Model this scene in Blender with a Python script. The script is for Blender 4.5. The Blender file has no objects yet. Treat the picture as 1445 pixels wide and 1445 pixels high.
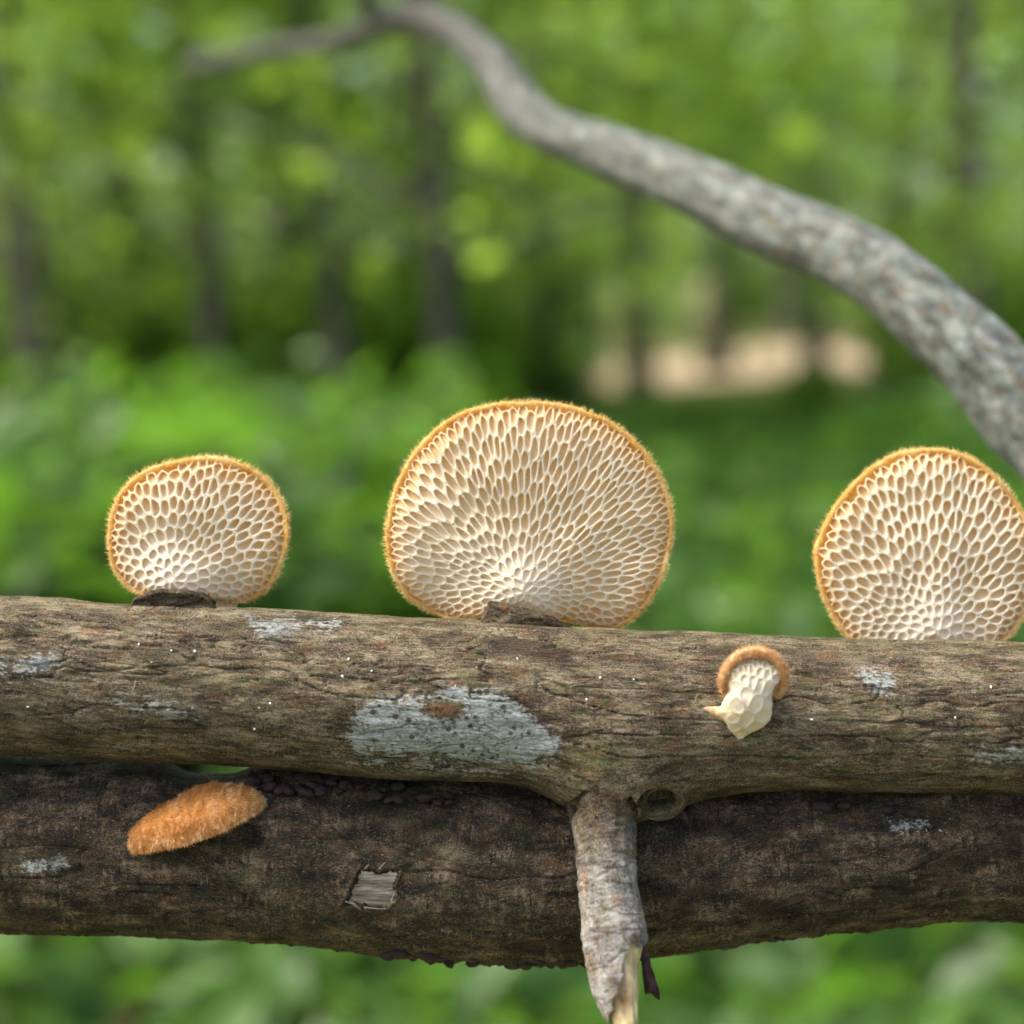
import bpy, math, random
import numpy as np
from mathutils import Vector, Matrix

random.seed(7)
RNG = np.random.default_rng(11)
sc = bpy.context.scene

# ------------------------------------------------------------------ camera
CAM_H = 0.80            # lens height above the forest floor, metres
K = 1e-4                # one photograph pixel at the focus distance = 0.1 mm
DIST = 2400.0           # focus distance in those pixels (0.24 m)
TILT = math.radians(6.7)
cam = bpy.data.cameras.new('camera')
cam_o = bpy.data.objects.new('camera', cam)
sc.collection.objects.link(cam_o)
sc.camera = cam_o
cam_o.location = (0, 0, CAM_H)
cam_o.rotation_euler = (math.radians(90) - TILT, 0, 0)
cam.sensor_width = 36.0
cam.lens = 36.0 * DIST / 1445.0
cam.clip_start = 0.01
cam.clip_end = 2000.0
cam.dof.use_dof = True
cam.dof.focus_distance = (DIST - 48) * K
cam.dof.aperture_fstop = cam.lens / 6.0
cam.dof.aperture_blades = 0

# ------------------------------------------------------------------ sky, sun, exposure
SUN_EL = math.radians(56)
SUN_AZ = math.radians(-93)     # compass from +Y towards +X: the light falls from the left
world = bpy.data.worlds.new('World')
sc.world = world
world.use_nodes = True
wn = world.node_tree
wn.nodes.clear()
sky = wn.nodes.new('ShaderNodeTexSky')
sky.sky_type = 'NISHITA'
sky.sun_disc = False
sky.sun_elevation = SUN_EL
sky.sun_rotation = SUN_AZ
sky.air_density = 1.0
sky.dust_density = 6.0
sky.ozone_density = 1.0
bg = wn.nodes.new('ShaderNodeBackground')
bg.inputs['Strength'].default_value = 0.15
wo = wn.nodes.new('ShaderNodeOutputWorld')
wn.links.new(sky.outputs[0], bg.inputs[0])
wn.links.new(bg.outputs[0], wo.inputs[0])

sun = bpy.data.lights.new('sun', 'SUN')
sun.energy = 1.5
sun.angle = math.radians(24)
sun.color = (1.0, 0.95, 0.86)
sun_o = bpy.data.objects.new('sun', sun)
sc.collection.objects.link(sun_o)
sdir = Vector((math.sin(SUN_AZ) * math.cos(SUN_EL), math.cos(SUN_AZ) * math.cos(SUN_EL), math.sin(SUN_EL)))
sun_o.rotation_euler = (-sdir).to_track_quat('-Z', 'Y').to_euler()
sun_o.location = (0, 0, 30)

sc.view_settings.view_transform = 'Standard'
sc.view_settings.look = 'None'
sc.view_settings.gamma = 1.0
sc.view_settings.use_curve_mapping = False
sc.view_settings.exposure = 1.42
sc.render.engine = 'CYCLES'
sc.cycles.use_denoising = True
sc.cycles.denoiser = 'OPENIMAGEDENOISE'
sc.cycles.max_bounces = 5
sc.cycles.diffuse_bounces = 3
sc.cycles.transmission_bounces = 4
sc.cycles.sample_clamp_indirect = 6.0
sc.cycles.use_adaptive_sampling = True
sc.cycles.adaptive_threshold = 0.02

# ------------------------------------------------------------------ space helpers
CP = np.array([0, 0, CAM_H])
RX = np.array([1.0, 0, 0])
FW = np.array([0, math.cos(TILT), -math.sin(TILT)])
UP = np.array([0, math.sin(TILT), math.cos(TILT)])

def W(p):
    """local frame (x right, y down, d away; pixels of 0.1 mm) -> world metres"""
    p = np.asarray(p, float)
    x, y, d = p[..., 0:1], p[..., 1:2], p[..., 2:3]
    return CP + K * ((x - 722.5) * RX + (DIST + d) * FW - (y - 722.5) * UP)

def persp(px, py, d):
    s = (DIST + d) / DIST
    return np.array([722.5 + (px - 722.5) * s, 722.5 + (py - 722.5) * s, d])

def ray(px, py, Y):
    """the point at forward distance Y metres along the direction of a photo position"""
    v = FW + (px - 722.5) / DIST * RX - (py - 722.5) / DIST * UP
    return CP + v * (Y / v[1])

# ------------------------------------------------------------------ noise (numpy)
def _h(ix, iy, seed):
    h = (ix.astype(np.int64) * 374761393 + iy.astype(np.int64) * 668265263 + seed * 2147483647) & 0xFFFFFFFF
    h = ((h ^ (h >> 13)) * 1274126177) & 0xFFFFFFFF
    h = (h ^ (h >> 16)) & 0xFFFFFF
    return h / float(0xFFFFFF)

def vn(x, y, seed=0):
    x = np.asarray(x, float); y = np.asarray(y, float)
    x, y = np.broadcast_arrays(x, y)
    ix = np.floor(x); iy = np.floor(y)
    fx = x - ix; fy = y - iy
    fx = fx * fx * fx * (fx * (fx * 6 - 15) + 10); fy = fy * fy * fy * (fy * (fy * 6 - 15) + 10)
    a = _h(ix, iy, seed); b = _h(ix + 1, iy, seed); c = _h(ix, iy + 1, seed); d = _h(ix + 1, iy + 1, seed)
    return ((a + (b - a) * fx) * (1 - fy) + (c + (d - c) * fx) * fy) * 2 - 1

def fbm(x, y, o=4, seed=0, g=0.5):
    s = 0; a = 1.0; t = 0
    for i in range(o):
        s = s + a * vn(x * 2 ** i + 17.3 * i, y * 2 ** i + 5.1 * i, seed + i); t += a; a *= g
    return s / t

def sm(a, b, x):
    t = np.clip((x - a) / (b - a), 0, 1)
    return t * t * (3 - 2 * t)

# ------------------------------------------------------------------ mesh helpers
def mesh_np(name, verts, quads=None, tris=None, attrs=None, smooth=True):
    me = bpy.data.meshes.new(name)
    verts = np.ascontiguousarray(verts, dtype=np.float32)
    me.vertices.add(len(verts))
    me.vertices.foreach_set('co', verts.ravel())
    q = np.zeros((0, 4), int) if quads is None else np.asarray(quads, int).reshape(-1, 4)
    t = np.zeros((0, 3), int) if tris is None else np.asarray(tris, int).reshape(-1, 3)
    loops = np.concatenate([q.ravel(), t.ravel()]).astype(np.int32)
    starts = np.concatenate([np.arange(len(q)) * 4, len(q) * 4 + np.arange(len(t)) * 3]).astype(np.int32)
    me.loops.add(len(loops)); me.loops.foreach_set('vertex_index', loops)
    me.polygons.add(len(starts)); me.polygons.foreach_set('loop_start', starts)
    me.update(calc_edges=True)
    if smooth:
        me.polygons.foreach_set('use_smooth', np.ones(len(starts), bool))
    for k, v in (attrs or {}).items():
        v = np.asarray(v, np.float32)
        if v.ndim == 1:
            a = me.attributes.new(k, 'FLOAT', 'POINT'); a.data.foreach_set('value', v)
        else:
            a = me.attributes.new(k, 'FLOAT_VECTOR', 'POINT'); a.data.foreach_set('vector', v.ravel())
    me.validate()
    return me

def link(name, me, mat=None, parent=None):
    o = bpy.data.objects.new(name, me)
    sc.collection.objects.link(o)
    if mat is not None and me is not None and not me.materials:
        me.materials.append(mat)
    if parent is not None:
        o.parent = parent
    return o

def tag(o, label=None, cat=None, group=None, kind=None):
    if label: o['label'] = label
    if cat: o['category'] = cat
    if group: o['group'] = group
    if kind: o['kind'] = kind
    return o

def root(name, loc, label, cat, group=None):
    o = bpy.data.objects.new(name, None)
    o.empty_display_size = 0.01
    sc.collection.objects.link(o)
    o.location = tuple(loc)
    tag(o, label, cat, group)
    o['_w'] = [float(v) for v in loc]
    return o

def part(name, parent, pts_local, quads=None, tris=None, mat=None, attrs=None, smooth=True, grand=None):
    """mesh given in the pixel frame, stored relative to its thing's base"""
    base = np.array(parent['_w'])
    me = mesh_np(name, W(pts_local) - base, quads, tris, attrs, smooth)
    return link(name, me, mat, grand or parent)

def grid_quads(nu, nv, wrap_v=False, wrap_u=False):
    iu = np.arange(nu if wrap_u else nu - 1); iv = np.arange(nv if wrap_v else nv - 1)
    a, b = np.meshgrid(iu, iv, indexing='ij')
    a2 = (a + 1) % nu; b2 = (b + 1) % nv
    return np.stack([a * nv + b, a2 * nv + b, a2 * nv + b2, a * nv + b2], -1).reshape(-1, 4)

def catmull(pts, n, closed=False):
    pts = np.asarray(pts, float)
    m = len(pts)
    segs = m if closed else m - 1
    out = []
    for i in range(segs):
        if closed:
            p0, p1, p2, p3 = pts[(i - 1) % m], pts[i], pts[(i + 1) % m], pts[(i + 2) % m]
        else:
            p1, p2 = pts[i], pts[i + 1]
            p0 = pts[i - 1] if i > 0 else 2 * p1 - p2
            p3 = pts[i + 2] if i + 2 < m else 2 * p2 - p1
        t = np.linspace(0, 1, n, endpoint=False)[:, None]
        out.append(0.5 * ((2 * p1) + (-p0 + p2) * t + (2 * p0 - 5 * p1 + 4 * p2 - p3) * t ** 2 + (-p0 + 3 * p1 - 3 * p2 + p3) * t ** 3))
    r = np.concatenate(out)
    return r if closed else np.vstack([r, pts[-1:]])

def in_poly(x, y, poly):
    x = np.asarray(x, float); y = np.asarray(y, float)
    ins = np.zeros(x.shape, bool)
    j = len(poly) - 1
    for i in range(len(poly)):
        xi, yi = poly[i]; xj, yj = poly[j]
        if yi != yj:
            c = ((yi > y) != (yj > y)) & (x < (xj - xi) * (y - yi) / (yj - yi) + xi)
            ins ^= c
        j = i
    return ins

def poly_sd(x, y, poly):
    """signed distance, positive inside"""
    x = np.asarray(x, float); y = np.asarray(y, float)
    best = np.full(x.shape, 1e9)
    for i in range(len(poly)):
        ax, ay = poly[i]; bx, by = poly[(i + 1) % len(poly)]
        dx, dy = bx - ax, by - ay
        t = np.clip(((x - ax) * dx + (y - ay) * dy) / (dx * dx + dy * dy + 1e-9), 0, 1)
        best = np.minimum(best, (x - ax - t * dx) ** 2 + (y - ay - t * dy) ** 2)
    return np.where(in_poly(x, y, poly), 1, -1) * np.sqrt(best)

# ------------------------------------------------------------------ material helpers
def srgb(r, g, b):
    f = lambda c: ((c / 255 + 0.055) / 1.055) ** 2.4 if c > 10 else c / 255 / 12.92
    return (f(r), f(g), f(b), 1.0)

class NT:
    def __init__(self, name):
        self.m = bpy.data.materials.new(name)
        self.m.use_nodes = True
        self.t = self.m.node_tree
        self.t.nodes.clear()
        self.out = self.t.nodes.new('ShaderNodeOutputMaterial')
    def n(self, typ, ins=None, **props):
        nd = self.t.nodes.new('ShaderNode' + typ)
        for k, v in props.items(): setattr(nd, k, v)
        for k, v in (ins or {}).items(): self.set(nd.inputs[k], v)
        return nd
    def set(self, sock, v):
        if isinstance(v, bpy.types.NodeSocket): self.t.links.new(v, sock)
        else: sock.default_value = v
    def attr(self, name): return self.n('Attribute', attribute_name=name)
    def mapv(self, vec, scale=(1, 1, 1), loc=(0, 0, 0)):
        return self.n('Mapping', {'Vector': vec, 'Scale': scale, 'Location': loc}).outputs[0]
    def noise(self, vec, scale=5.0, detail=4.0, rough=0.55, dist=0.0):
        return self.n('TexNoise', {'Vector': vec, 'Scale': scale, 'Detail': detail, 'Roughness': rough, 'Distortion': dist}).outputs[0]
    def voro(self, vec, scale=5.0, feature='F1', rand=1.0):
        return self.n('TexVoronoi', {'Vector': vec, 'Scale': scale, 'Randomness': rand}, feature=feature).outputs['Distance']
    def ramp(self, fac, stops, interp='LINEAR'):
        r = self.n('ValToRGB', {'Fac': fac})
        e = r.color_ramp
        e.interpolation = interp
        while len(e.elements) < len(stops): e.elements.new(0.5)
        for el, (p, c) in zip(e.elements, stops):
            el.position = p
            el.color = c if len(c) == 4 else (*c, 1)
        return r.outputs[0]
    def rng(self, v, a, b, c=0.0, d=1.0):
        return self.n('MapRange', {'Value': v, 'From Min': a, 'From Max': b, 'To Min': c, 'To Max': d}, interpolation_type='SMOOTHSTEP').outputs[0]
    def math(self, op, a, b=0.5, clamp=False):
        return self.n('Math', {0: a, 1: b}, operation=op, use_clamp=clamp).outputs[0]
    def mix(self, f, a, b, mode='MIX'):
        return self.n('MixRGB', {'Fac': f, 'Color1': a, 'Color2': b}, blend_type=mode).outputs[0]
    def bump(self, h, strength=0.5, dist=0.0002, normal=None):
        ins = {'Height': h, 'Strength': strength, 'Distance': dist}
        if normal is not None: ins['Normal'] = normal
        return self.n('Bump', ins).outputs[0]
    def pbr(self, col, rough=0.8, normal=None, spec=0.3, **kw):
        ins = {'Base Color': col, 'Roughness': rough, 'Specular IOR Level': spec}
        ins.update(kw)
        if normal is not None: ins['Normal'] = normal
        p = self.n('BsdfPrincipled', ins)
        return p.outputs[0]
    def finish(self, sh):
        self.t.links.new(sh, self.out.inputs[0])
        return self.m

def translucent_mat(name, colsock_fn, trans=0.4, rough=0.7, spec=0.2, tcol=None):
    k = NT(name)
    col, nrm = colsock_fn(k)
    p = k.pbr(col, rough, nrm, spec)
    tc = tcol if tcol is not None else col
    t = k.n('BsdfTranslucent', {'Color': tc}).outputs[0]
    ms = k.n('MixShader', {0: trans, 1: p, 2: t}).outputs[0]
    return k.finish(ms)

# ------------------------------------------------------------------ materials
def bark_material(name, tones, fibre=(1.0, 6.0), cross=False, green=0.35, blotch=1.0, bump=0.9, tones2=None, wts=(0.50, 0.32, 0.22), gain=1.32):
    """weathered bark: bk = (along, around, 0) in units of 10 mm; masks come as attributes"""
    k = NT(name)
    v = k.attr('bk').outputs['Vector']
    warp = k.n('TexNoise', {'Vector': v, 'Scale': 3.0, 'Detail': 3.0}).outputs['Color']
    vw = k.n('VectorMath', {0: v, 1: k.n('VectorMath', {0: warp, 1: (0.10, 0.10, 0.0)}, operation='MULTIPLY').outputs[0]}, operation='ADD').outputs[0]
    f1 = k.noise(k.mapv(vw, (fibre[0], fibre[1], 1)), 2.6, 8.0, 0.68)
    f2 = k.noise(k.mapv(vw, (fibre[0] * 4, fibre[1] * 4, 1), (3, 7, 0)), 2.2, 5.0, 0.7, 0.5)
    bl = k.noise(k.mapv(vw, (1.0, 2.0, 1), (9, 2, 0)), 1.6, 5.0, 0.6)
    sp = k.noise(k.mapv(vw, (1, 1.5, 1), (5, 5, 0)), 13.0, 5.0, 0.78, 0.6)
    a = k.math('ADD', k.math('MULTIPLY', f1, wts[0]), k.math('MULTIPLY', f2, wts[1]))
    a = k.math('ADD', a, k.math('MULTIPLY', sp, wts[2]))
    gt = k.noise(k.mapv(vw, (1.0, 1.7, 1), (15, 25, 0)), 38.0, 3.0, 0.7, 0.4)
    a = k.math('ADD', a, k.math('MULTIPLY', k.math('SUBTRACT', gt, 0.5), 0.62))
    if cross:
        cr = k.noise(k.mapv(vw, (8.0, 1.3, 1), (1, 4, 0)), 2.2, 5.0, 0.6, 0.7)
        cm = k.rng(k.noise(k.mapv(vw, (1, 1.4, 1), (71, 5, 0)), 2.2, 4.0, 0.6), 0.50, 0.62)
        a = k.math('ADD', a, k.math('MULTIPLY', k.math('MULTIPLY', k.math('SUBTRACT', cr, 0.46), cm), 0.75))
    a = k.math('ADD', a, k.math('MULTIPLY', k.math('SUBTRACT', bl, 0.5), 0.42 * blotch))
    a = k.math('ADD', k.math('MULTIPLY', a, gain), 0.5 - 0.5 * gain - 0.01)
    col = k.ramp(a, tones)
    if tones2 is not None: col = k.mix(k.attr('blend').outputs['Fac'], col, k.ramp(a, tones2))
    # reddish and greenish drifts of the surface itself
    hue = k.noise(k.mapv(vw, (1.2, 2.6, 1), (31, 3, 0)), 2.3, 4.0, 0.6)
    col = k.mix(k.math('MULTIPLY', k.rng(hue, 0.50, 0.66), 0.72), col, k.mix(1.0, k.mix(0.08, col, (0.5, 0.4, 0.3, 1)), srgb(238, 198, 164), 'MULTIPLY'))
    gr = k.noise(k.mapv(vw, (1.0, 1.8, 1), (12, 23, 0)), 2.6, 5.0, 0.62)
    gm = k.math('MULTIPLY', k.rng(gr, 0.50, 0.64), green)
    gm = k.math('MAXIMUM', gm, k.math('MULTIPLY', k.attr('moss').outputs['Fac'], k.rng(sp, 0.40, 0.60)))
    col = k.mix(gm, col, k.mix(1.0, k.mix(0.35, col, (0.30, 0.30, 0.22, 1)), srgb(188, 204, 140), 'MULTIPLY'))
    # black fungal specks
    vs = k.voro(k.mapv(vw, (1, 1.35, 1), (2, 2, 0)), 11.0)
    den = k.noise(k.mapv(vw, (1, 1, 1), (44, 1, 0)), 2.4, 3.0)
    spots = k.math('MULTIPLY', k.rng(vs, 0.34, 0.14), k.rng(den, 0.47, 0.58))
    fl = k.noise(k.mapv(vw, (1.0, 2.4, 1), (51, 17, 0)), 24.0, 2.0, 0.6, 1.2)
    col = k.mix(k.rng(fl, 0.63, 0.72, 0.0, 0.55), col, srgb(176, 166, 140))
    col = k.mix(k.math('MULTIPLY', spots, 0.8), col, srgb(34, 31, 30))
    # rust stains
    rq = k.math('ADD', k.attr('rust').outputs['Fac'], k.math('ADD', k.math('MULTIPLY', k.math('SUBTRACT', f1, 0.5), 1.6), k.math('MULTIPLY', k.math('SUBTRACT', sp, 0.5), 1.8)))
    rm = k.rng(rq, 0.5, 1.1, 0.0, 0.85)
    col = k.mix(rm, col, k.mix(sp, srgb(96, 58, 34), srgb(190, 132, 86)))
    # lichen crust
    lq = k.math('ADD', k.attr('lichen').outputs['Fac'], k.math('MULTIPLY', k.math('SUBTRACT', f1, 0.5), 1.7))
    lq = k.math('ADD', lq, k.math('MULTIPLY', k.math('SUBTRACT', sp, 0.5), 1.9))
    lm = k.rng(lq, 0.40, 0.66)
    v2 = k.voro(k.mapv(vw, (1, 1.15, 1), (8, 8, 0)), 5.2)
    pit = k.math('MAXIMUM', k.rng(v2, 0.27, 0.16), k.math('MULTIPLY', k.rng(k.noise(k.mapv(vw, (1, 1.15, 1), (6, 1, 0)), 15.0, 4.0, 0.7, 0.8), 0.56, 0.64), 0.85))
    lcol = k.mix(k.rng(f2, 0.35, 0.65), srgb(128, 132, 126), srgb(196, 202, 196))
    lcol = k.mix(k.math('MULTIPLY', pit, 0.85), lcol, srgb(56, 48, 42))
    col = k.mix(lm, col, lcol)
    # torn and dark wood, plus shade of underside and hollow put into the colour
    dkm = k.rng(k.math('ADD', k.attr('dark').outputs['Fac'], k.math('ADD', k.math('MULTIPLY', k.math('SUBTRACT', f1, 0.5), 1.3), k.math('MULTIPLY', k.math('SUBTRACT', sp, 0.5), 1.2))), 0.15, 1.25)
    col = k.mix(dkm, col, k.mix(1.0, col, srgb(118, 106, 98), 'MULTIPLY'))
    h = k.math('ADD', k.math('MULTIPLY', f1, 0.55), k.math('MULTIPLY', f2, 0.35))
    h = k.math('ADD', h, k.math('ADD', k.math('MULTIPLY', sp, 0.3), k.math('MULTIPLY', gt, 0.14)))
    if cross: h = k.math('ADD', h, k.math('MULTIPLY', k.math('MULTIPLY', cr, cm), 0.3))
    h = k.math('SUBTRACT', h, k.math('MULTIPLY', k.math('MULTIPLY', pit, lm), 0.25))
    nb = k.bump(h, bump, 0.0011)
    return k.finish(k.pbr(col, 0.82, nb, 0.25))

T_UP = [(0.30, srgb(24, 20, 17)), (0.41, srgb(56, 47, 36)), (0.50, srgb(88, 75, 57)), (0.58, srgb(120, 107, 85)), (0.70, srgb(163, 150, 123))]
T_LO = [(0.32, srgb(16, 15, 13)), (0.44, srgb(35, 29, 24)), (0.53, srgb(59, 49, 39)), (0.62, srgb(88, 74, 59)), (0.76, srgb(134, 118, 96))]
T_TW = [(0.24, srgb(48, 43, 41)), (0.36, srgb(96, 90, 83)), (0.48, srgb(142, 137, 129)), (0.60, srgb(177, 173, 166)), (0.74, srgb(208, 204, 197))]
T_BB = [(0.26, srgb(42, 44, 42)), (0.40, srgb(72, 76, 72)), (0.52, srgb(100, 106, 101)), (0.66, srgb(138, 146, 140)), (0.80, srgb(170, 178, 170))]
M_UP = bark_material('weathered_bark', T_UP, (1.1, 5.0), False, 0.45, 1.15, 1.0, None, (0.44, 0.30, 0.34))
M_LO = bark_material('dark_bark', T_LO, (1.3, 2.2), True, 0.32, 1.5, 0.9, None, (0.40, 0.22, 0.44))
M_TW = bark_material('grey_twig_bark', T_TW, (4.5, 1.3), False, 0.40, 1.2, 1.0, T_UP, (0.46, 0.30, 0.28))
M_BB = bark_material('smooth_grey_bark', T_BB, (2.2, 2.2), False, 0.25, 1.5, 0.6)

def simple_noise_mat(name, c1, c2, scale, rough=0.8, bump=0.4, bdist=0.0003, stretch=(1, 1, 1), detail=5, spec=0.25):
    k = NT(name)
    v = k.n('TexCoord').outputs['Object']
    n = k.noise(k.mapv(v, stretch), scale, detail, 0.62)
    col = k.ramp(n, [(0.32, c1), (0.68, c2)])
    return k.finish(k.pbr(col, rough, k.bump(n, bump, bdist), spec))

M_CORE = simple_noise_mat('bare_rotten_wood', srgb(96, 58, 24), srgb(246, 222, 168), 360, 0.75, 0.6, 0.0004, (1, 1, 0.4))
M_SPLINT = simple_noise_mat('dark_splinter_bark', srgb(30, 20, 20), srgb(84, 56, 54), 900, 0.7, 0.6)
M_NOD = simple_noise_mat('purple_brown_crust', srgb(30, 22, 22), srgb(74, 58, 56), 1500, 0.62, 0.7, 0.0002, spec=0.3)
M_SPECK = simple_noise_mat('white_speck', srgb(225, 225, 222), srgb(250, 250, 248), 900, 0.5)
M_PALE = simple_noise_mat('torn_pale_wood', srgb(74, 67, 58), srgb(150, 144, 130), 1900, 0.8, 0.9, 0.0004, (0.12, 1, 1))
M_FIB = simple_noise_mat('dry_fibre', srgb(120, 110, 90), srgb(190, 180, 155), 300)

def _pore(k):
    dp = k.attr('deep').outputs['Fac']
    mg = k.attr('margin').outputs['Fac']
    wh = k.attr('paleness').outputs['Fac']
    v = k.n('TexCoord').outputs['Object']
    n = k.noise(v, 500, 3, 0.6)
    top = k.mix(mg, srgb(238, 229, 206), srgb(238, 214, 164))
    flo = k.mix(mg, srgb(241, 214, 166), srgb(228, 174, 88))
    flo = k.mix(k.math('MULTIPLY', wh, 0.75), flo, srgb(250, 246, 238))  # floors whiter at set spots and around the stem
    col = k.mix(k.rng(dp, 0.12, 1.0), top, flo)  # tan floors: own tone, plus transmitted glow and shading put into the colour
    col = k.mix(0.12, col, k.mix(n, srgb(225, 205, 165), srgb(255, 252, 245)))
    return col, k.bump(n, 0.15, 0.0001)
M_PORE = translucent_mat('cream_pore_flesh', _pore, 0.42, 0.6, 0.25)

def _cap(c1, c2, c3):
    def f(k):
        v = k.n('TexCoord').outputs['Object']
        n = k.noise(v, 900, 5, 0.65)
        n2 = k.noise(v, 160, 3, 0.6)
        col = k.ramp(k.math('ADD', k.math('MULTIPLY', n, 0.6), k.math('MULTIPLY', n2, 0.4)), [(0.34, c1), (0.5, c2), (0.66, c3)])
        return col, k.bump(n, 0.7, 0.0003)
    return f
M_RIM = translucent_mat('golden_felted_cap', _cap(srgb(206, 152, 74), srgb(228, 186, 108), srgb(246, 220, 158)), 0.42, 0.85, 0.1)
M_FUZZ = translucent_mat('golden_fuzz', _cap(srgb(232, 192, 112), srgb(244, 216, 148), srgb(252, 236, 190)), 0.5, 0.7, 0.2)
M_ORANGE = translucent_mat('orange_felted_cap', _cap(srgb(178, 112, 52), srgb(212, 146, 78), srgb(236, 184, 116)), 0.25, 0.85, 0.1)
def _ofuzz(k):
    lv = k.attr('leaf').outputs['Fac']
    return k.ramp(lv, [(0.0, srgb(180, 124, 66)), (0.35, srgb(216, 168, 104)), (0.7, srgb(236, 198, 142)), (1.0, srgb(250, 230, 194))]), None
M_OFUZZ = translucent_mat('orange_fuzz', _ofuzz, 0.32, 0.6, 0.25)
M_BROWNF = translucent_mat('tan_fuzz', _cap(srgb(196, 148, 96), srgb(220, 178, 126), srgb(240, 210, 166)), 0.3, 0.7, 0.2)
M_SPUR = translucent_mat('tan_spur', _cap(srgb(150, 108, 74), srgb(206, 180, 140), srgb(236, 222, 190)), 0.2, 0.7, 0.2)
M_STALK = translucent_mat('cream_stalk', _cap(srgb(226, 206, 160), srgb(242, 230, 196), srgb(252, 246, 228)), 0.3, 0.6, 0.2)

# ------------------------------------------------------------------ logs
def tube_grid(path, s, phi):
    """path rows: x, y, d, R sampled at s (arrays); returns frames"""
    c = path[:, :3]
    T = np.gradient(c[:, :2], axis=0)
    T /= np.linalg.norm(T, axis=1, keepdims=True) + 1e-9
    Nx, Ny = T[:, 1], -T[:, 0]              # 'up' side of the branch in the picture plane
    return c, Nx, Ny

def sample_x(x0, x1, dense0, dense1, step, cstep):
    return np.concatenate([np.arange(x0, dense0 - 500, cstep), np.arange(dense0 - 500, dense0, 8), np.arange(dense0, dense1, step), np.arange(dense1, dense1 + 600, 8), np.arange(dense1 + 600, x1 + cstep, cstep)])

UP_PTS = np.array([  # x, axis y, radius (photograph pixels)
    (-1800, 880, 104), (-900, 905, 108), (-300, 930, 111), (0, 950, 111), (179, 961, 111), (400, 973, 111), (560, 984, 113), (760, 992, 110), (960, 1003, 110),
    (1100, 1007, 108), (1266, 1010, 107), (1445, 1015, 106), (2000, 1050, 106), (3000, 1300, 104), (4500, 2400, 100), (6000, 4200, 96), (7500, 6700, 92), (8300, 8900, 90)], float)
LO_PTS = np.array([
    (-1800, 1120, 112), (-900, 1160, 118), (-300, 1183, 122), (0, 1190, 124), (179, 1194, 125), (400, 1199, 129), (600, 1214, 131), (720, 1223, 130), (850, 1224, 127),
    (960, 1214, 122), (1100, 1201, 118), (1266, 1190, 114), (1445, 1185, 112), (2000, 1230, 108), (3000, 1480, 104), (4500, 2560, 100), (6000, 4380, 96), (7500, 6850, 92), (8300, 8900, 90)], float)
LO_D = 72.0
for r in LO_PTS:
    p = persp(r[0], r[1], LO_D)
    r[0], r[1], r[2] = p[0], p[1], r[2] * (DIST + LO_D) / DIST

def mono(xs, pts, col):
    cr = catmull(pts, 24)
    return np.interp(xs, cr[:, 0], cr[:, col])

def axis_up(x): return mono(x, UP_PTS, 1)
def rad_up(x): return mono(x, UP_PTS, 2)
def axis_lo(x): return mono(x, LO_PTS, 1)
def rad_lo(x): return mono(x, LO_PTS, 2)
def front_up(x, y, sink=0.0):
    r = rad_up(x); return -np.sqrt(np.maximum(r * r - (y - axis_up(x)) ** 2, 4)) + sink
def front_lo(x, y, sink=0.0):
    r = rad_lo(x); return LO_D - np.sqrt(np.maximum(r * r - (y - axis_lo(x)) ** 2, 4)) + sink

PHI = np.concatenate([np.linspace(math.radians(-25), math.radians(205), 270), np.linspace(math.radians(205), math.radians(335), 26)[1:-1]])

LICHEN_MAIN = [(500, 1030), (508, 998), (540, 972), (600, 968), (640, 958), (700, 962), (735, 985), (765, 1008), (792, 1030), (786, 1052), (740, 1064), (690, 1072), (630, 1056), (570, 1050), (520, 1058)]
LICHEN_B = [(335, 862), (400, 864), (485, 868), (478, 888), (430, 892), (398, 906), (368, 896)]
LICHEN_C = [(150, 968), (215, 962), (262, 968), (300, 985), (318, 1012), (290, 1016), (240, 998), (180, 994)]
LICHEN_D = [(1186, 944), (1215, 932), (1242, 940), (1236, 958), (1246, 972), (1212, 974), (1196, 962)]
LICHEN_E = [(20, 920), (90, 905), (130, 925), (90, 950), (30, 945)]
LICHEN_F = [(1330, 1040), (1400, 1030), (1440, 1050), (1400, 1070), (1345, 1066)]
RUST_A = [(205, 1000), (250, 992), (285, 1000), (275, 1018), (225, 1020)]
RUST_B = [(606, 975), (650, 976), (660, 998), (628, 1004), (600, 990)]
RUST_C = [(150, 1030), (300, 1020), (460, 1040), (400, 1062), (200, 1060)]
RUST_D = [(846, 1108), (872, 1100), (878, 1122), (850, 1128)]
RUST_E = [(1130, 1040), (1270, 1030), (1300, 1062), (1180, 1075)]
MOSS_A = [(790, 1045), (835, 1030), (880, 1040), (890, 1062), (850, 1076), (800, 1072)]
MOSS_B = [(1190, 985), (1260, 980), (1270, 1000), (1200, 1006)]
MOSS_C = [(180, 905), (300, 915), (420, 950), (380, 965), (200, 940)]

def mask(x, y, polys, feather):
    m = np.zeros(x.shape)
    for p, gain in polys:
        m = np.maximum(m, gain * sm(-feather, feather, poly_sd(x, y, p)))
    return m

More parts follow.
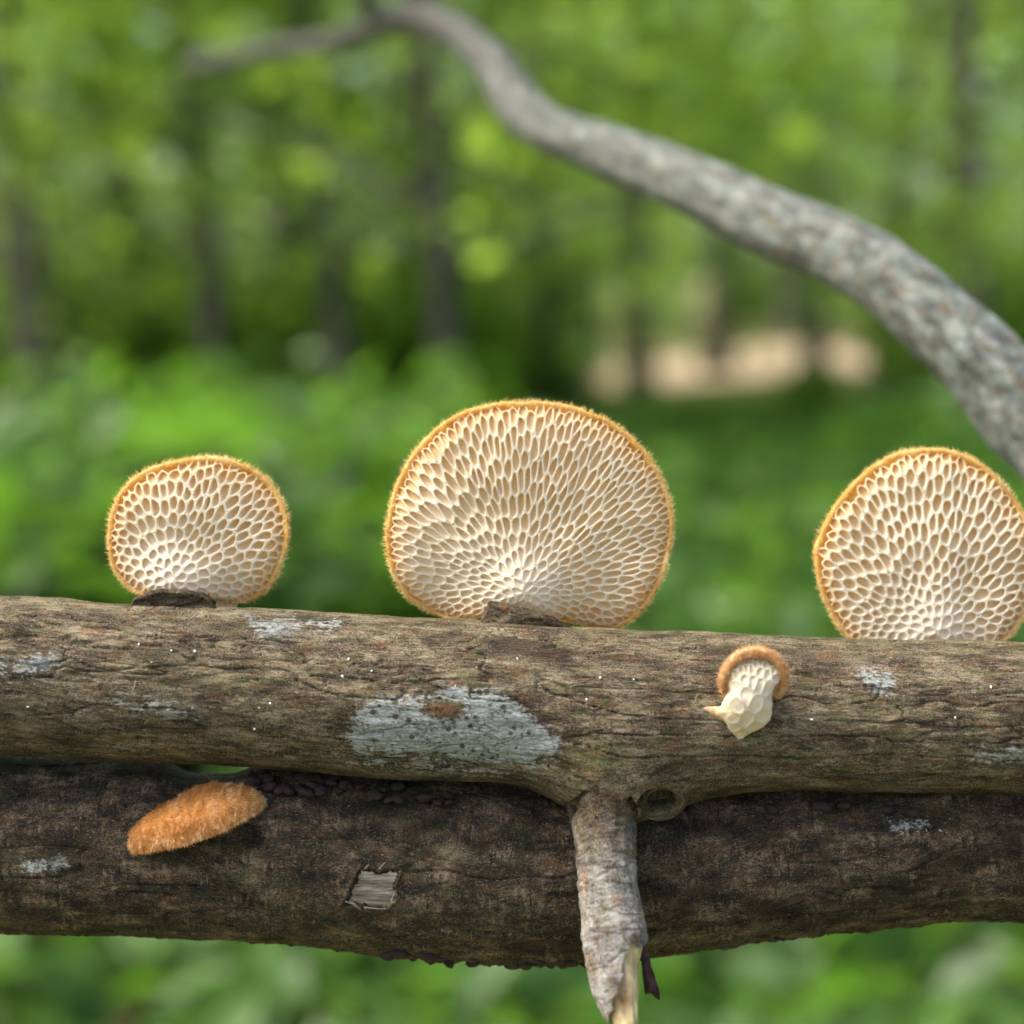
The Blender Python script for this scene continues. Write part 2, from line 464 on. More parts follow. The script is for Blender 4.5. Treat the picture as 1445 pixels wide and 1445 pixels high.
def build_upper():
    xs = sample_x(-1800, 8300, -20, 1470, 1.75, 60)
    ay, ar = axis_up(xs), rad_up(xs)
    path = np.stack([xs, ay, np.zeros_like(xs), ar], 1)
    c, Nx, Ny = tube_grid(path, xs, PHI)
    X, PH = np.meshgrid(xs, PHI, indexing='ij')
    R = ar[:, None] * np.ones_like(PH)
    t = PH * 110.0
    bx = X - 866
    swell = 58 * np.exp(-(bx / np.where(bx < 0, 88, 104)) ** 2) * np.exp(-((PH - 2.75) / 0.72) ** 2)
    R = R + swell
    px = X; py = ay[:, None] - R * np.cos(PH)
    frontal = sm(-0.1, 0.4, np.sin(PH))
    # long soft undulation, fibre ridges, cracks
    disp = 4.0 * fbm(X / 170, t / 120, 3, 3) + 1.8 * fbm(X / 60, t / 14, 4, 9)
    disp += 1.0 * fbm(X / 22, t / 5.0, 3, 21)
    rg = 1 - np.abs(fbm(X / 190 + 0.6 * vn(X / 80, t / 60, 4), t / 26, 3, 33))
    disp -= 3.2 * sm(0.93, 0.995, rg)
    # healed knot with a dark hollow, right of the twig
    kx, ky = 926, 1122
    kd = np.hypot((px - kx) / 1.0, (py - ky) * 1.15)
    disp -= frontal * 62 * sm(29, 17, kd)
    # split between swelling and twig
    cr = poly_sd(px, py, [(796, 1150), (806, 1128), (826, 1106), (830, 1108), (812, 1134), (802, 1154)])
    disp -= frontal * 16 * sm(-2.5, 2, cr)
    cr2 = poly_sd(px, py, [(884, 1112), (890, 1110), (902, 1135), (896, 1142)])
    disp -= frontal * 10 * sm(-2.5, 2, cr2)
    # raised lichen crust
    li = mask(px, py, [(LICHEN_MAIN, 0.95), (LICHEN_B, 0.72), (LICHEN_C, 0.62), (LICHEN_D, 0.8), (LICHEN_E, 0.66), (LICHEN_F, 0.6), ([(505, 1040), (790, 1040), (760, 1085), (640, 1098), (520, 1080)], 0.52)], 17) * frontal
    li = li * (0.86 + 0.34 * fbm(px / 26, py / 14, 3, 83))
    disp += 1.0 * sm(0.3, 0.7, li)
    disp = disp * (0.3 + 0.7 * sm(-520, -400, X) * sm(2060, 1950, X))
    RR = R + disp
    pos = np.stack([c[:, 0:1] + RR * np.cos(PH) * Nx[:, None], c[:, 1:2] + RR * np.cos(PH) * Ny[:, None], c[:, 2:3] - RR * np.sin(PH)], -1)
    ru = mask(px, py, [(RUST_A, 0.62), (RUST_B, 0.82), (RUST_C, 0.40), (RUST_D, 0.6), (RUST_E, 0.38)], 14) * frontal
    li = li * (1 - 0.8 * mask(px, py, [(RUST_B, 1.0)], 8))
    mo = mask(px, py, [(MOSS_A, 0.95), (MOSS_B, 0.5), (MOSS_C, 0.5)], 14) * frontal
    mo = np.maximum(mo, 0.45 * sm(0.75, 0.2, PH) * sm(-0.6, 0.0, PH))       # green film along the weathered upper side
    dk = frontal * np.maximum(0.9 * sm(26, 12, kd), 0.9 * sm(-2, 1, cr))  # knot hollow: rotten wood plus painted shade; split darkened too
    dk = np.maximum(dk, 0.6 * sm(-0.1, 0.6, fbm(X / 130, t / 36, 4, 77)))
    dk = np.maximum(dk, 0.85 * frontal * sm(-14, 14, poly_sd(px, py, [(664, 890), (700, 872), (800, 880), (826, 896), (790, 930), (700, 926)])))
    dk = np.maximum(dk, 0.6 * sm(2.0, 2.9, PH))  # shade of the underside painted into the bark tone
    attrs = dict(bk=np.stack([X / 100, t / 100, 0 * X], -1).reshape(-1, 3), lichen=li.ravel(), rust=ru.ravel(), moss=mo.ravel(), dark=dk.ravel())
    nu, nv = X.shape
    v = pos.reshape(-1, 3)
    q = grid_quads(nu, nv, wrap_v=True)
    # closed ends
    e0 = len(v)
    v = np.vstack([v, [[xs[0] - 15, ay[0], 0]], [[c[-1, 0], c[-1, 1] + 10, 0]]])
    iv = np.arange(nv)
    tr = np.vstack([np.stack([np.full(nv, e0), (iv + 1) % nv, iv], 1), np.stack([np.full(nv, e0 + 1), (nu - 1) * nv + iv, (nu - 1) * nv + (iv + 1) % nv], 1)])
    for kk in attrs:
        a = attrs[kk]; attrs[kk] = np.vstack([a, a[:1], a[-1:]]) if a.ndim == 2 else np.concatenate([a, a[:1], a[-1:]])
    return v, q, tr, attrs

fallen = root('fallen_branch', W([722, 1100, 0]), 'weathered grey-brown branch with blue-grey lichen patch and broken twig, above the darker one', 'branch')
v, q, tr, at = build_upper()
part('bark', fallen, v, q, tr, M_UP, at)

def knot():
    nr, nt = 44, 96
    r = np.linspace(0, 50, nr); th = np.linspace(0, 2 * math.pi, nt, endpoint=False)
    Rr, Th = np.meshgrid(r, th, indexing='ij')
    x = Rr * np.cos(Th) * 0.95; y = Rr * np.sin(Th) * 0.92
    off = 4 * np.exp(-((Th - 0.6) / 0.8) ** 2)
    h = -46 * sm(22 + off, 13 + off, Rr) + 9 * np.exp(-((Rr - 28) / 8) ** 2) * (0.6 + 1.0 * np.cos(Th + 2.0)) - 34 * sm(34, 54, Rr)
    h = h + 1.1 * np.sin(Rr / 1.9 + 1.5 * vn(Th * 2, Rr / 20, 5)) * sm(20, 26, Rr) * sm(46, 36, Rr) + 1.6 * fbm(x / 9, y / 9, 3, 91) + 5 * np.exp(-((x - 9) / 5) ** 2 - ((y - 3) / 9) ** 2)
    tl = math.radians(20)
    yy = y * math.cos(tl) + h * math.sin(tl); dd = -h * math.cos(tl) + y * math.sin(tl)
    v = np.stack([926 + x, 1116 + yy, -74 + dd], -1)
    z = np.zeros(Rr.size)
    at = dict(bk=np.stack([np.cos(Th) * 0 + Th * 0.35 + 60, Rr / 60, 0 * Rr], -1).reshape(-1, 3), lichen=z, rust=z, moss=z + 0.2, dark=(0.35 + 0.6 * sm(24, 14, Rr)).ravel())  # dark centre: rotten wood, with the hollow's shade put into the colour
    return v.reshape(-1, 3), grid_quads(nr, nt, wrap_v=True), at
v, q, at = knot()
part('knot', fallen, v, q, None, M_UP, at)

def build_lower():
    xs = sample_x(-1800, 8300, -60, 1510, 1.9, 60)
    ay, ar = axis_lo(xs), rad_lo(xs)
    path = np.stack([xs, ay, np.full_like(xs, LO_D), ar], 1)
    c, Nx, Ny = tube_grid(path, xs, PHI)
    X, PH = np.meshgrid(xs, PHI, indexing='ij')
    R = ar[:, None] * np.ones_like(PH)
    t = PH * 120.0
    px = X; py = ay[:, None] - R * np.cos(PH)
    frontal = sm(-0.1, 0.4, np.sin(PH))
    disp = 5.0 * fbm(X / 200, t / 130, 3, 103) + 1.6 * fbm(X / 40, t / 22, 4, 109) + 1.0 * fbm(X / 7, t / 26, 3, 121)
    rg = 1 - np.abs(fbm(X / 240, t / 40, 3, 133))
    disp -= 3.0 * sm(0.93, 0.995, rg)
    disp += 5.0 * np.exp(-((PH - 2.9) / 0.35) ** 2) * (0.4 + fbm(X / 30, t / 40, 3, 141)) * sm(350, 600, X)
    disp -= 27 * np.exp(-((px - 285) / 62) ** 4) * np.exp(-((np.where(PH > 4, PH - 2 * math.pi, PH) + 0.3) / 1.1) ** 2)
    # chip of bark torn away
    chip = poly_sd(px, py, CHIP)
    disp -= frontal * 5.5 * sm(-2, 2.5, chip + 2.5 * vn(px / 5, py / 5, 8))
    disp += frontal * 2.6 * np.exp(-((chip + 4) / 3.0) ** 2)
    disp += 3.2 * np.abs(fbm(X / 13, t / 20, 3, 191)) * sm(2.5, 2.9, PH) * sm(3.9, 3.4, PH)
    disp = disp * (0.3 + 0.7 * sm(-560, -440, X) * sm(2100, 1980, X))
    RR = R + disp
    pos = np.stack([c[:, 0:1] + RR * np.cos(PH) * Nx[:, None], c[:, 1:2] + RR * np.cos(PH) * Ny[:, None], c[:, 2:3] - RR * np.sin(PH)], -1)
    z = np.zeros(X.shape)
    ru = 0.18 * sm(0.0, 0.5, fbm(X / 160, t / 50, 3, 151))
    li = mask(px, py, [([(1240, 1150), (1300, 1145), (1330, 1165), (1260, 1175)], 0.5), ([(40, 1200), (110, 1190), (120, 1215), (50, 1225)], 0.5)], 10) * frontal
    mo = 0.35 * sm(0.0, 0.5, fbm(X / 120, t / 60, 3, 161))
    dk = 0.7 * sm(-0.25, 0.6, fbm(X / 110, t / 40, 4, 177))
    attrs = dict(bk=np.stack([X / 100 + 40, t / 100, z], -1).reshape(-1, 3), lichen=li.ravel(), rust=ru.ravel(), moss=mo.ravel(), dark=dk.ravel())
    nu, nv = X.shape
    v = pos.reshape(-1, 3); q = grid_quads(nu, nv, wrap_v=True)
    e0 = len(v)
    v = np.vstack([v, [[xs[0] - 15, ay[0], LO_D]], [[c[-1, 0], c[-1, 1] + 10, LO_D]]])
    iv = np.arange(nv)
    tr = np.vstack([np.stack([np.full(nv, e0), (iv + 1) % nv, iv], 1), np.stack([np.full(nv, e0 + 1), (nu - 1) * nv + iv, (nu - 1) * nv + (iv + 1) % nv], 1)])
    for kk in attrs:
        a = attrs[kk]; attrs[kk] = np.vstack([a, a[:1], a[-1:]]) if a.ndim == 2 else np.concatenate([a, a[:1], a[-1:]])
    return v, q, tr, attrs

CHIP = [(496, 1262), (506, 1236), (516, 1214), (540, 1218), (566, 1214), (560, 1236), (566, 1250), (552, 1266), (528, 1270), (518, 1264)]
lower = root('fallen_branch', W([722, 1340, LO_D]), 'dark brown branch with torn pale chip and purplish crust, lying under the lichened one', 'branch')
v, q, tr, at = build_lower()
part('bark', lower, v, q, tr, M_LO, at)

# pale fibres exposed in the torn chip: a slightly ragged sheet lying in the hollow
def chip_sheet():
    nx, ny = 46, 40
    gx, gy = np.meshgrid(np.linspace(500, 566, nx), np.linspace(1214, 1268, ny), indexing='ij')
    d = front_lo(gx, gy) + 2.2 + 1.6 * fbm(gx / 30, gy / 4, 3, 61)
    keep = poly_sd(gx, gy, CHIP) + 2.5 * vn(gx / 5, gy / 5, 8) > 0.5
    q = grid_quads(nx, ny); k = keep.ravel()
    q = q[k[q].all(1)]
    return np.stack([gx, gy, d], -1).reshape(-1, 3), q
v, q = chip_sheet()
part('torn_wood', lower, v, q, None, M_PALE)

# curled slivers of pale bark round the chip
def blade(parent, name, a, b, w, mat, lift=5, n=6):
    a = np.array(a, float); b = np.array(b, float)
    t = np.linspace(0, 1, n)[:, None]
    c = a + (b - a) * t; c[:, 2] -= lift * np.sin(t[:, 0] * math.pi * 0.8)
    dirn = (b - a)[:2] / np.linalg.norm((b - a)[:2]); nrm = np.array([-dirn[1], dirn[0], 0])
    ww = (w * (1 - 0.8 * t ** 2) * 0.5)
    th = np.array([0, 0, 1.0])
    rows = np.stack([c - nrm * ww, c - th * 0.9, c + nrm * ww, c + th * 0.9], 1)
    v = rows.reshape(-1, 3)
    q = grid_quads(n, 4, wrap_v=True)
    return part(name, parent, v, q, None, mat)
for (x0, y0, x1, y1, w) in [(498, 1258, 516, 1272, 5), (514, 1268, 552, 1270, 4), (556, 1260, 564, 1242, 5), (488, 1256, 502, 1262, 4), (520, 1214, 526, 1206, 4), (540, 1214, 548, 1204, 4)]:
    blade(lower, 'bark_sliver', (x0, y0, front_lo(x0, y0) + 0.5), (x1, y1, front_lo(x1, y1) - 1.0), w, M_PALE, 2.5)

# ---------------------------------------------------------------- crust nodules on the lower branch
def nodule_mesh(seed):
    nu, nv = 10, 7
    th = np.linspace(0, 2 * math.pi, nu, endpoint=False); ph = np.linspace(0.05, math.pi - 0.05, nv)
    T, P = np.meshgrid(th, ph, indexing='ij')
    r = 1 + 0.22 * vn(np.cos(T) * 2 + P, np.sin(T) * 2 + P * 1.3, seed) + 0.12 * vn(np.cos(T) * 5, P * 3 + np.sin(T) * 5, seed + 3)
    v = np.stack([r * np.sin(P) * np.cos(T), r * np.sin(P) * np.sin(T) * 0.9, r * np.cos(P) * 0.75], -1).reshape(-1, 3)
    q = grid_quads(nu, nv, wrap_u=True)
    q = q.reshape(-1, 4)
    return mesh_np('nodule', v, q, None)
NODS = [nodule_mesh(s) for s in (1, 2, 3, 4)]
for m in NODS: m.materials.append(M_NOD)
lo_base = np.array(lower['_w'])
def put(name, parent, me, p, size, rot=None):
    o = link(name, me, None, parent)
    o.location = tuple(W(p) - np.array(parent['_w']))
    s = size if isinstance(size, tuple) else (size,) * 3
    o.scale = tuple(K * x for x in s)
    o.rotation_euler = rot or tuple(random.uniform(0, 6.28) for _ in range(3))
    return o
rr = random.Random(5)
for i in range(46):        # along the dark slot between the two branches
    x = rr.uniform(352, 640) if i < 34 else rr.uniform(1060, 1290)
    y = 1094 + (x - 350) * 0.075 + rr.uniform(-4, 15) if i < 34 else rr.uniform(1128, 1142)
    s = rr.uniform(5, 12)
    put('crust_nodule', lower, NODS[i % 4], (*persp(x, y, 0)[:2], front_lo(*persp(x, y, 60)[:2]) + 1), (s * 1.2, s, s * 0.8), (rr.uniform(-.4, .4), rr.uniform(-.4, .4), rr.uniform(0, 6)))
for i in range(84):        # along the underside
    x = rr.uniform(540, 850) if i < 52 else rr.uniform(920, 1240)
    xl = persp(x, 0, LO_D)[0]
    ph = rr.uniform(2.62, 3.2)
    R = rad_lo(xl)
    s = rr.uniform(5, 14) if i < 52 else rr.uniform(3, 6.5)
    put('crust_nodule', lower, NODS[i % 4], (xl, axis_lo(xl) - (R + 1) * math.cos(ph), LO_D - (R + 1) * math.sin(ph)), (s * 1.15, s, s * 0.9), (rr.uniform(-.4, .4), rr.uniform(-.4, .4), rr.uniform(0, 6)))
for (x, y, s) in [(1150, 1253, 11), (1176, 1250, 9), (1022, 1296, 12), (1032, 1288, 8), (1000, 1318, 9), (574, 1122, 9), (1186, 1160, 10), (1250, 1172, 9)]:
    p = persp(x, y, 0)
    put('crust_nodule', lower, NODS[0], (p[0], p[1], front_lo(p[0], p[1]) + s * 0.3), (s, s * 0.5, s * 0.8), (0.2, 0, 0.1))

# ---------------------------------------------------------------- broken side twig
def tube(pts, n, nphi, dispf=None, closed_end=True):
    """pts rows x, y, d, R"""
    c = catmull(pts, n)
    P = c[:, :3]; T = np.gradient(P, axis=0); T /= np.linalg.norm(T, axis=1, keepdims=True)
    A = np.cross(T, np.tile([0, 0, 1.0], (len(T), 1)))
    bad = np.linalg.norm(A, axis=1) < 1e-3
    A[bad] = [1, 0, 0]
    A /= np.linalg.norm(A, axis=1, keepdims=True)
    B = np.cross(A, T)
    L = np.concatenate([[0], np.cumsum(np.linalg.norm(np.diff(P, axis=0), axis=1))])
    ph = np.linspace(0, 2 * math.pi, nphi, endpoint=False)
    S, PH = np.meshgrid(L, ph, indexing='ij')
    R = c[:, 3][:, None] * np.ones_like(PH)
    if dispf is not None: R = R + dispf(S, PH, R, c)
    v = P[:, None, :] + R[..., None] * (np.cos(PH)[..., None] * A[:, None, :] + np.sin(PH)[..., None] * B[:, None, :])
    return v, S, PH, R, c, A, B

def tw_disp(S, PH, R, c):
    t = PH * 45
    d = 3.0 * fbm(S / 60, t / 50, 3, 201) + 1.5 * fbm(S / 9, t / 40, 4, 207) + 1.2 * fbm(S / 30, t / 9, 3, 213)
    d -= 2.0 * sm(0.90, 0.99, 1 - np.abs(fbm(S / 22, t / 60, 3, 219)))
    return d
TW = [(852, 1050, 30, 84), (851, 1088, -6, 70), (850, 1120, -44, 55), (850, 1152, -72, 48), (853, 1195, -94, 43), (857, 1245, -110, 42), (863, 1290, -124, 44), (868, 1325, -136, 46), (868, 1362, -150, 41), (873, 1400, -164, 36), (883, 1445, -180, 25), (888, 1480, -192, 18), (892, 1530, -206, 8)]
TWp = [(*persp(a, b, 0)[:2], d, r) for a, b, d, r in TW]
TWp = [(722.5 + (a - 722.5) * (DIST + d) / DIST, 722.5 + (b - 722.5) * (DIST + d) / DIST, d, r * (DIST + d) / DIST) for a, b, d, r in TWp]
v, S, PH, R, c, A, B = tube(TWp, 26, 110, tw_disp)
nu, nv = S.shape
_px = 722.5 + (v[..., 0] - 722.5) * DIST / (DIST + v[..., 2]); _py = 722.5 + (v[..., 1] - 722.5) * DIST / (DIST + v[..., 2])
crk = sm(-3, 1.5, poly_sd(_px, _py, [(796, 1160), (799, 1144), (812, 1124), (830, 1104), (834, 1106), (819, 1131), (807, 1150), (802, 1164)])) * (v[..., 2] < c[:, 2][:, None])
crk = np.maximum(crk, 0.7 * sm(-3, 1.5, poly_sd(_px, _py, [(880, 1108), (886, 1106), (900, 1138), (894, 1142)])) * (v[..., 2] < c[:, 2][:, None]))
v = v - crk[..., None] * 15 * (v - c[:, None, :3]) / (R[..., None] + 1e-6)
proj_x = 722.5 + (v[..., 0] - 722.5) * DIST / (DIST + v[..., 2]); proj_y = 722.5 + (v[..., 1] - 722.5) * DIST / (DIST + v[..., 2])
frontv = v[..., 2] < c[:, 2][:, None] + 12
# bark is missing on the right below the torn edge
tear = 1334 + 10 * vn(proj_x / 9, proj_y * 0, 5)
missing = frontv & (proj_y > tear) & (proj_x > 889 - (proj_y - 1334) * 0.27 + 3 * vn(proj_y / 8, proj_x * 0, 6))
missing |= (~frontv) & (proj_y > tear + 5) & (proj_x > 885)
q = grid_quads(nu, nv, wrap_v=True)
k_ = (~missing).ravel()
q = q[k_[q].all(1)]
z = np.zeros(S.shape)
twl = 0.55 * sm(0.0, 0.4, fbm(S / 60, PH * 45 / 60, 3, 231)) * sm(40, 160, S)
at = dict(bk=np.stack([S / 100 + 80, PH * 0.45, z], -1).reshape(-1, 3), lichen=(twl * 0.5).ravel(), rust=(0.6 * np.exp(-((proj_x - 862) / 16) ** 2 - ((proj_y - 1116) / 14) ** 2)).ravel(), moss=(0.3 * sm(60, 0, S)).ravel(), dark=np.maximum(0.75 * sm(1230, 1130, proj_y), 1.2 * crk).ravel(), blend=sm(1270, 1130, proj_y + 30 * vn(proj_x / 20, proj_y / 20, 4)).ravel())
twig = part('side_twig', fallen, v.reshape(-1, 3), q, None, M_TW, at)
v2, S2, PH2, R2, c2, A2, B2 = tube([(a, b, d, max(r - 7, 4)) for a, b, d, r in TWp[6:]], 20, 48, lambda S, PH, R, c: 2.0 * fbm(S / 40, PH * 3, 3, 241) + 1.2 * fbm(S / 90, PH * 9, 3, 244))
q2 = grid_quads(*S2.shape, wrap_v=True)
part('bare_wood', fallen, v2.reshape(-1, 3), q2, None, M_CORE, grand=twig)
# dark splinter of bark standing off the torn end
spl = [((903, 1336), (912, 1338)), ((904, 1350), (917, 1352)), ((906, 1366), (919, 1363)), ((907, 1380), (924, 1376)), ((909, 1392), (926, 1384)), ((910, 1403), (930, 1395)), ((919, 1402), (931, 1403)), ((926, 1409), (932, 1412))]
rows = []
for (a, b) in spl:
    for th in (0, 5):
        for (x, y), dd in ((a, 0), (b, 6)):
            d = -128 + th + dd + rr.uniform(-1, 1)
            p = persp(x, y, d); rows.append(p)
rows = np.array(rows).reshape(-1, 4, 3)[:, [0, 1, 3, 2], :]
q = grid_quads(len(rows), 4, wrap_v=True)
part('bark_splinter', fallen, rows.reshape(-1, 3), q, None, M_SPLINT, grand=twig, smooth=False)

# ---------------------------------------------------------------- bark flaps standing up behind which the caps grow
def flap(outline_top, base_y, d_top, thick, seed, overhang=0, rustx=None):
    tp = np.array(outline_top, float)
    xs = np.linspace(tp[0, 0], tp[-1, 0], 110)
    ty = np.interp(xs, tp[:, 0], tp[:, 1]) + 1.6 * fbm(xs / 7, xs * 0, 3, seed) + 1.5 * fbm(xs / 22, xs * 0, 2, seed + 1)
    nb = 34
    f = np.linspace(0, 1, nb)
    rows = []; bks = []; masks = []
    for x, y0 in zip(xs, ty):
        yb = base_y
        ys = y0 + (yb - y0) * f
        edge = min(x - xs[0], xs[-1] - x) / (xs[-1] - xs[0])
        dn = front_up(x, np.minimum(np.maximum(ys, axis_up(x) - rad_up(x) + 1), 1200))
        lat = sm(0, 0.16, edge)
        topd = d_top
        d = np.where(ys < axis_up(x) - rad_up(x) + 3, topd, np.minimum(topd, dn + 6 - 11 * lat + 22 * sm(0.45, 1.0, f)))
        d = np.minimum.accumulate(d)
        ff = sm(0.0, 0.12, f)
        front = np.stack([np.full(nb, x), ys, d + (1 - ff) * thick * 0.4 - overhang * np.exp(-(f / 0.2) ** 2)], -1)
        back = np.stack([np.full(nb, x), ys + (1 - ff) * 2, np.full(nb, topd + thick)], -1)
        col = np.concatenate([back[::-1], front])
        n = 2.6 * fbm(col[:, 0] / 26, col[:, 1] / 5, 4, seed + 5) + 1.4 * fbm(col[:, 0] / 8, col[:, 1] / 4, 2, seed + 9)
        col[:, 2] += n
        col[:, 0] += 0.8 * vn(col[:, 1] / 4, col[:, 0] / 50, seed + 7)
        rows.append(col)
        bks.append(np.stack([np.full(2 * nb, x / 100 + 11 * seed), np.concatenate([2 - ys[::-1] / 100, ys / 100]), np.zeros(2 * nb)], -1))
        ru = np.zeros(2 * nb)
        if rustx is not None: ru = np.exp(-((col[:, 0] - rustx[0]) / 9) ** 2 - ((col[:, 1] - rustx[1]) / 7) ** 2) * 1.3
        masks.append(np.clip(ru, 0, 1))
    v = np.array(rows); nu, nv = v.shape[:2]
    b = np.array(bks).reshape(-1, 3); ru = np.array(masks).ravel()
    z = np.zeros(nu * nv)
    return v.reshape(-1, 3), grid_quads(nu, nv, wrap_v=True), dict(bk=b, lichen=z, rust=ru, moss=z + 0.15, dark=0.35 + 0.35 * sm(26, 2, v[..., 1].ravel() - np.repeat(ty, nv)))
v, q, at = flap([(664, 898), (670, 890), (680, 870), (690, 849), (702, 849), (716, 851), (735, 856), (752, 862), (768, 866), (782, 872), (800, 882), (818, 890), (830, 896)], 925, -14, 12, 301, 0, (712, 858))
part('bark_flap', fallen, v, q, None, M_UP, at)
v, q, at = flap([(188, 852), (193, 842), (206, 836), (226, 831), (250, 830), (272, 834), (290, 837), (298, 844), (303, 853), (312, 860)], 884, -12, 12, 317, 6)
part('bark_flap', fallen, v, q, None, M_UP, at)

# ---------------------------------------------------------------- white specks and loose fibres on the upper branch
for (x, y, s) in [(216, 902, 2.4), (261, 910, 2.4), (293, 911, 2.6), (236, 925, 1.8), (501, 922, 2.8), (494, 944, 3.2), (533, 937, 3.0), (397, 980, 2.6), (382, 986, 2.0), (375, 1015, 3.2), (730, 922, 2.8),
                  (842, 947, 3.4), (887, 949, 2.4), (823, 975, 2.6), (834, 1126, 3.4), (1126, 1002, 3.4), (646, 957, 1.8), (1090, 930, 2.0), (70, 985, 2.6), (1372, 960, 2.8), (1320, 1000, 2.2)]:
    o = put('white_speck', fallen, NODS[int(x) % 4], (x, y, front_up(x, y) - (38 if y > 1100 else 0) - 0.8), (s * rr.uniform(0.5, 0.95), s * rr.uniform(0.4, 0.7), s * rr.uniform(0.5, 1.0)))
    o.material_slots[0].link = 'OBJECT'; o.material_slots[0].material = M_SPECK

def hairs(roots, dirs, lens, width, bend=0.3, rng=RNG):
    """thin tapered blades as one mesh: arrays (n,3) in the pixel frame"""
    n = len(roots)
    dirs = dirs / (np.linalg.norm(dirs, axis=1, keepdims=True) + 1e-9)
    rnd = rng.normal(size=(n, 3)); side = np.cross(dirs, rnd); side /= np.linalg.norm(side, axis=1, keepdims=True) + 1e-9
    bv = rng.normal(size=(n, 3)) * bend
    L = lens[:, None]
    mid = roots + dirs * L * 0.55 + bv * L * 0.25
    tip = roots + dirs * L + bv * L
    w = width * 0.5
    v = np.stack([roots - side * w, roots + side * w, mid + side * w * 0.7, mid - side * w * 0.7, tip], 1).reshape(-1, 3)
    b = np.arange(n)[:, None] * 5
    return v, b + np.array([[0, 1, 2, 3]]), b + np.array([[3, 2, 4]])

n = 170
hx = RNG.uniform(0, 1445, n); hy = axis_up(hx) - 105 + RNG.uniform(0, 1, n) ** 1.3 * 150
hr = np.stack([hx, hy, front_up(hx, hy) - 1], 1)
hd = np.stack([RNG.normal(size=n) * 1.0, RNG.normal(size=n) * 0.5, -np.abs(RNG.normal(size=n)) * 0.25 - 0.1], 1)
v, q, t_ = hairs(hr, hd, RNG.uniform(5, 20, n), 0.7, 0.3)
tag(part('loose_fibres', fallen, v, q, t_, M_FIB), kind='stuff')

# ------------------------------------------------------------------ pore layers
def clip(poly, m, n, off):
    """keep the side (x-m).n <= off"""
    out = []
    L = len(poly)
    dist = [(p[0] - m[0]) * n[0] + (p[1] - m[1]) * n[1] - off for p in poly]
    for i in range(L):
        a, b = poly[i], poly[(i + 1) % L]
        da, db = dist[i], dist[(i + 1) % L]
        if da <= 0: out.append(a)
        if (da <= 0) != (db <= 0):
            t = da / (da - db)
            out.append((a[0] + (b[0] - a[0]) * t, a[1] + (b[1] - a[1]) * t))
    return out

def chaikin(p, it=2, k=0.22):
    p = np.asarray(p, float)
    for _ in range(it):
        nx = np.roll(p, -1, 0)
        p = np.stack([p * (1 - k) + nx * k, p * k + nx * (1 - k)], 1).reshape(-1, 2)
    return p

def raycast(poly, c, dirs):
    """distance from c to the convex polygon along each direction"""
    p = np.asarray(poly, float) - c
    a = p; b = np.roll(p, -1, 0)
    e = b - a
    den = dirs[:, None, 0] * e[None, :, 1] - dirs[:, None, 1] * e[None, :, 0]
    den = np.where(np.abs(den) < 1e-12, 1e-12, den)
    t = (a[None, :, 0] * e[None, :, 1] - a[None, :, 1] * e[None, :, 0]) / den
    u = (a[None, :, 0] * dirs[:, None, 1] - a[None, :, 1] * dirs[:, None, 0]) / den
    t = np.where((t > 0) & (u >= -1e-6) & (u <= 1 + 1e-6), t, 1e9)
    r = t.min(1)
    return np.where(r > 1e8, np.median(r), r)

def seeds_for(bbox, inside, metric, seed, relax=4):
    rng = np.random.default_rng(seed)
    x0, y0, x1, y1 = bbox
    cand = np.stack([rng.uniform(x0, x1, 26000), rng.uniform(y0, y1, 26000)], 1)
    cand = cand[inside(cand)]
    A = metric(cand)
    acc = np.zeros((4000, 2)); n = 0
    for c, a in zip(cand, A):
        if n:
            dlt = (acc[:n] - c) @ a.T
            if (dlt * dlt).sum(1).min() < 0.66: continue
        acc[n] = c; n += 1
        if n >= 4000: break
    P = acc[:n].copy()
    S = cand[:14000]
    for _ in range(relax):
        A = metric(P)
        own = np.empty(len(S), int)
        for i in range(0, len(S), 1000):
            df = S[i:i + 1000, None, :] - P[None]
            tq = np.einsum('nij,snj->sni', A, df)
            own[i:i + 1000] = (tq ** 2).sum(2).argmin(1)
        cnt = np.bincount(own, minlength=n)
        sx = np.bincount(own, S[:, 0], n); sy = np.bincount(own, S[:, 1], n)
        ok = cnt > 0
        P[ok] = 0.25 * P[ok] + 0.75 * np.stack([sx[ok], sy[ok]], 1) / cnt[ok, None]
    return P

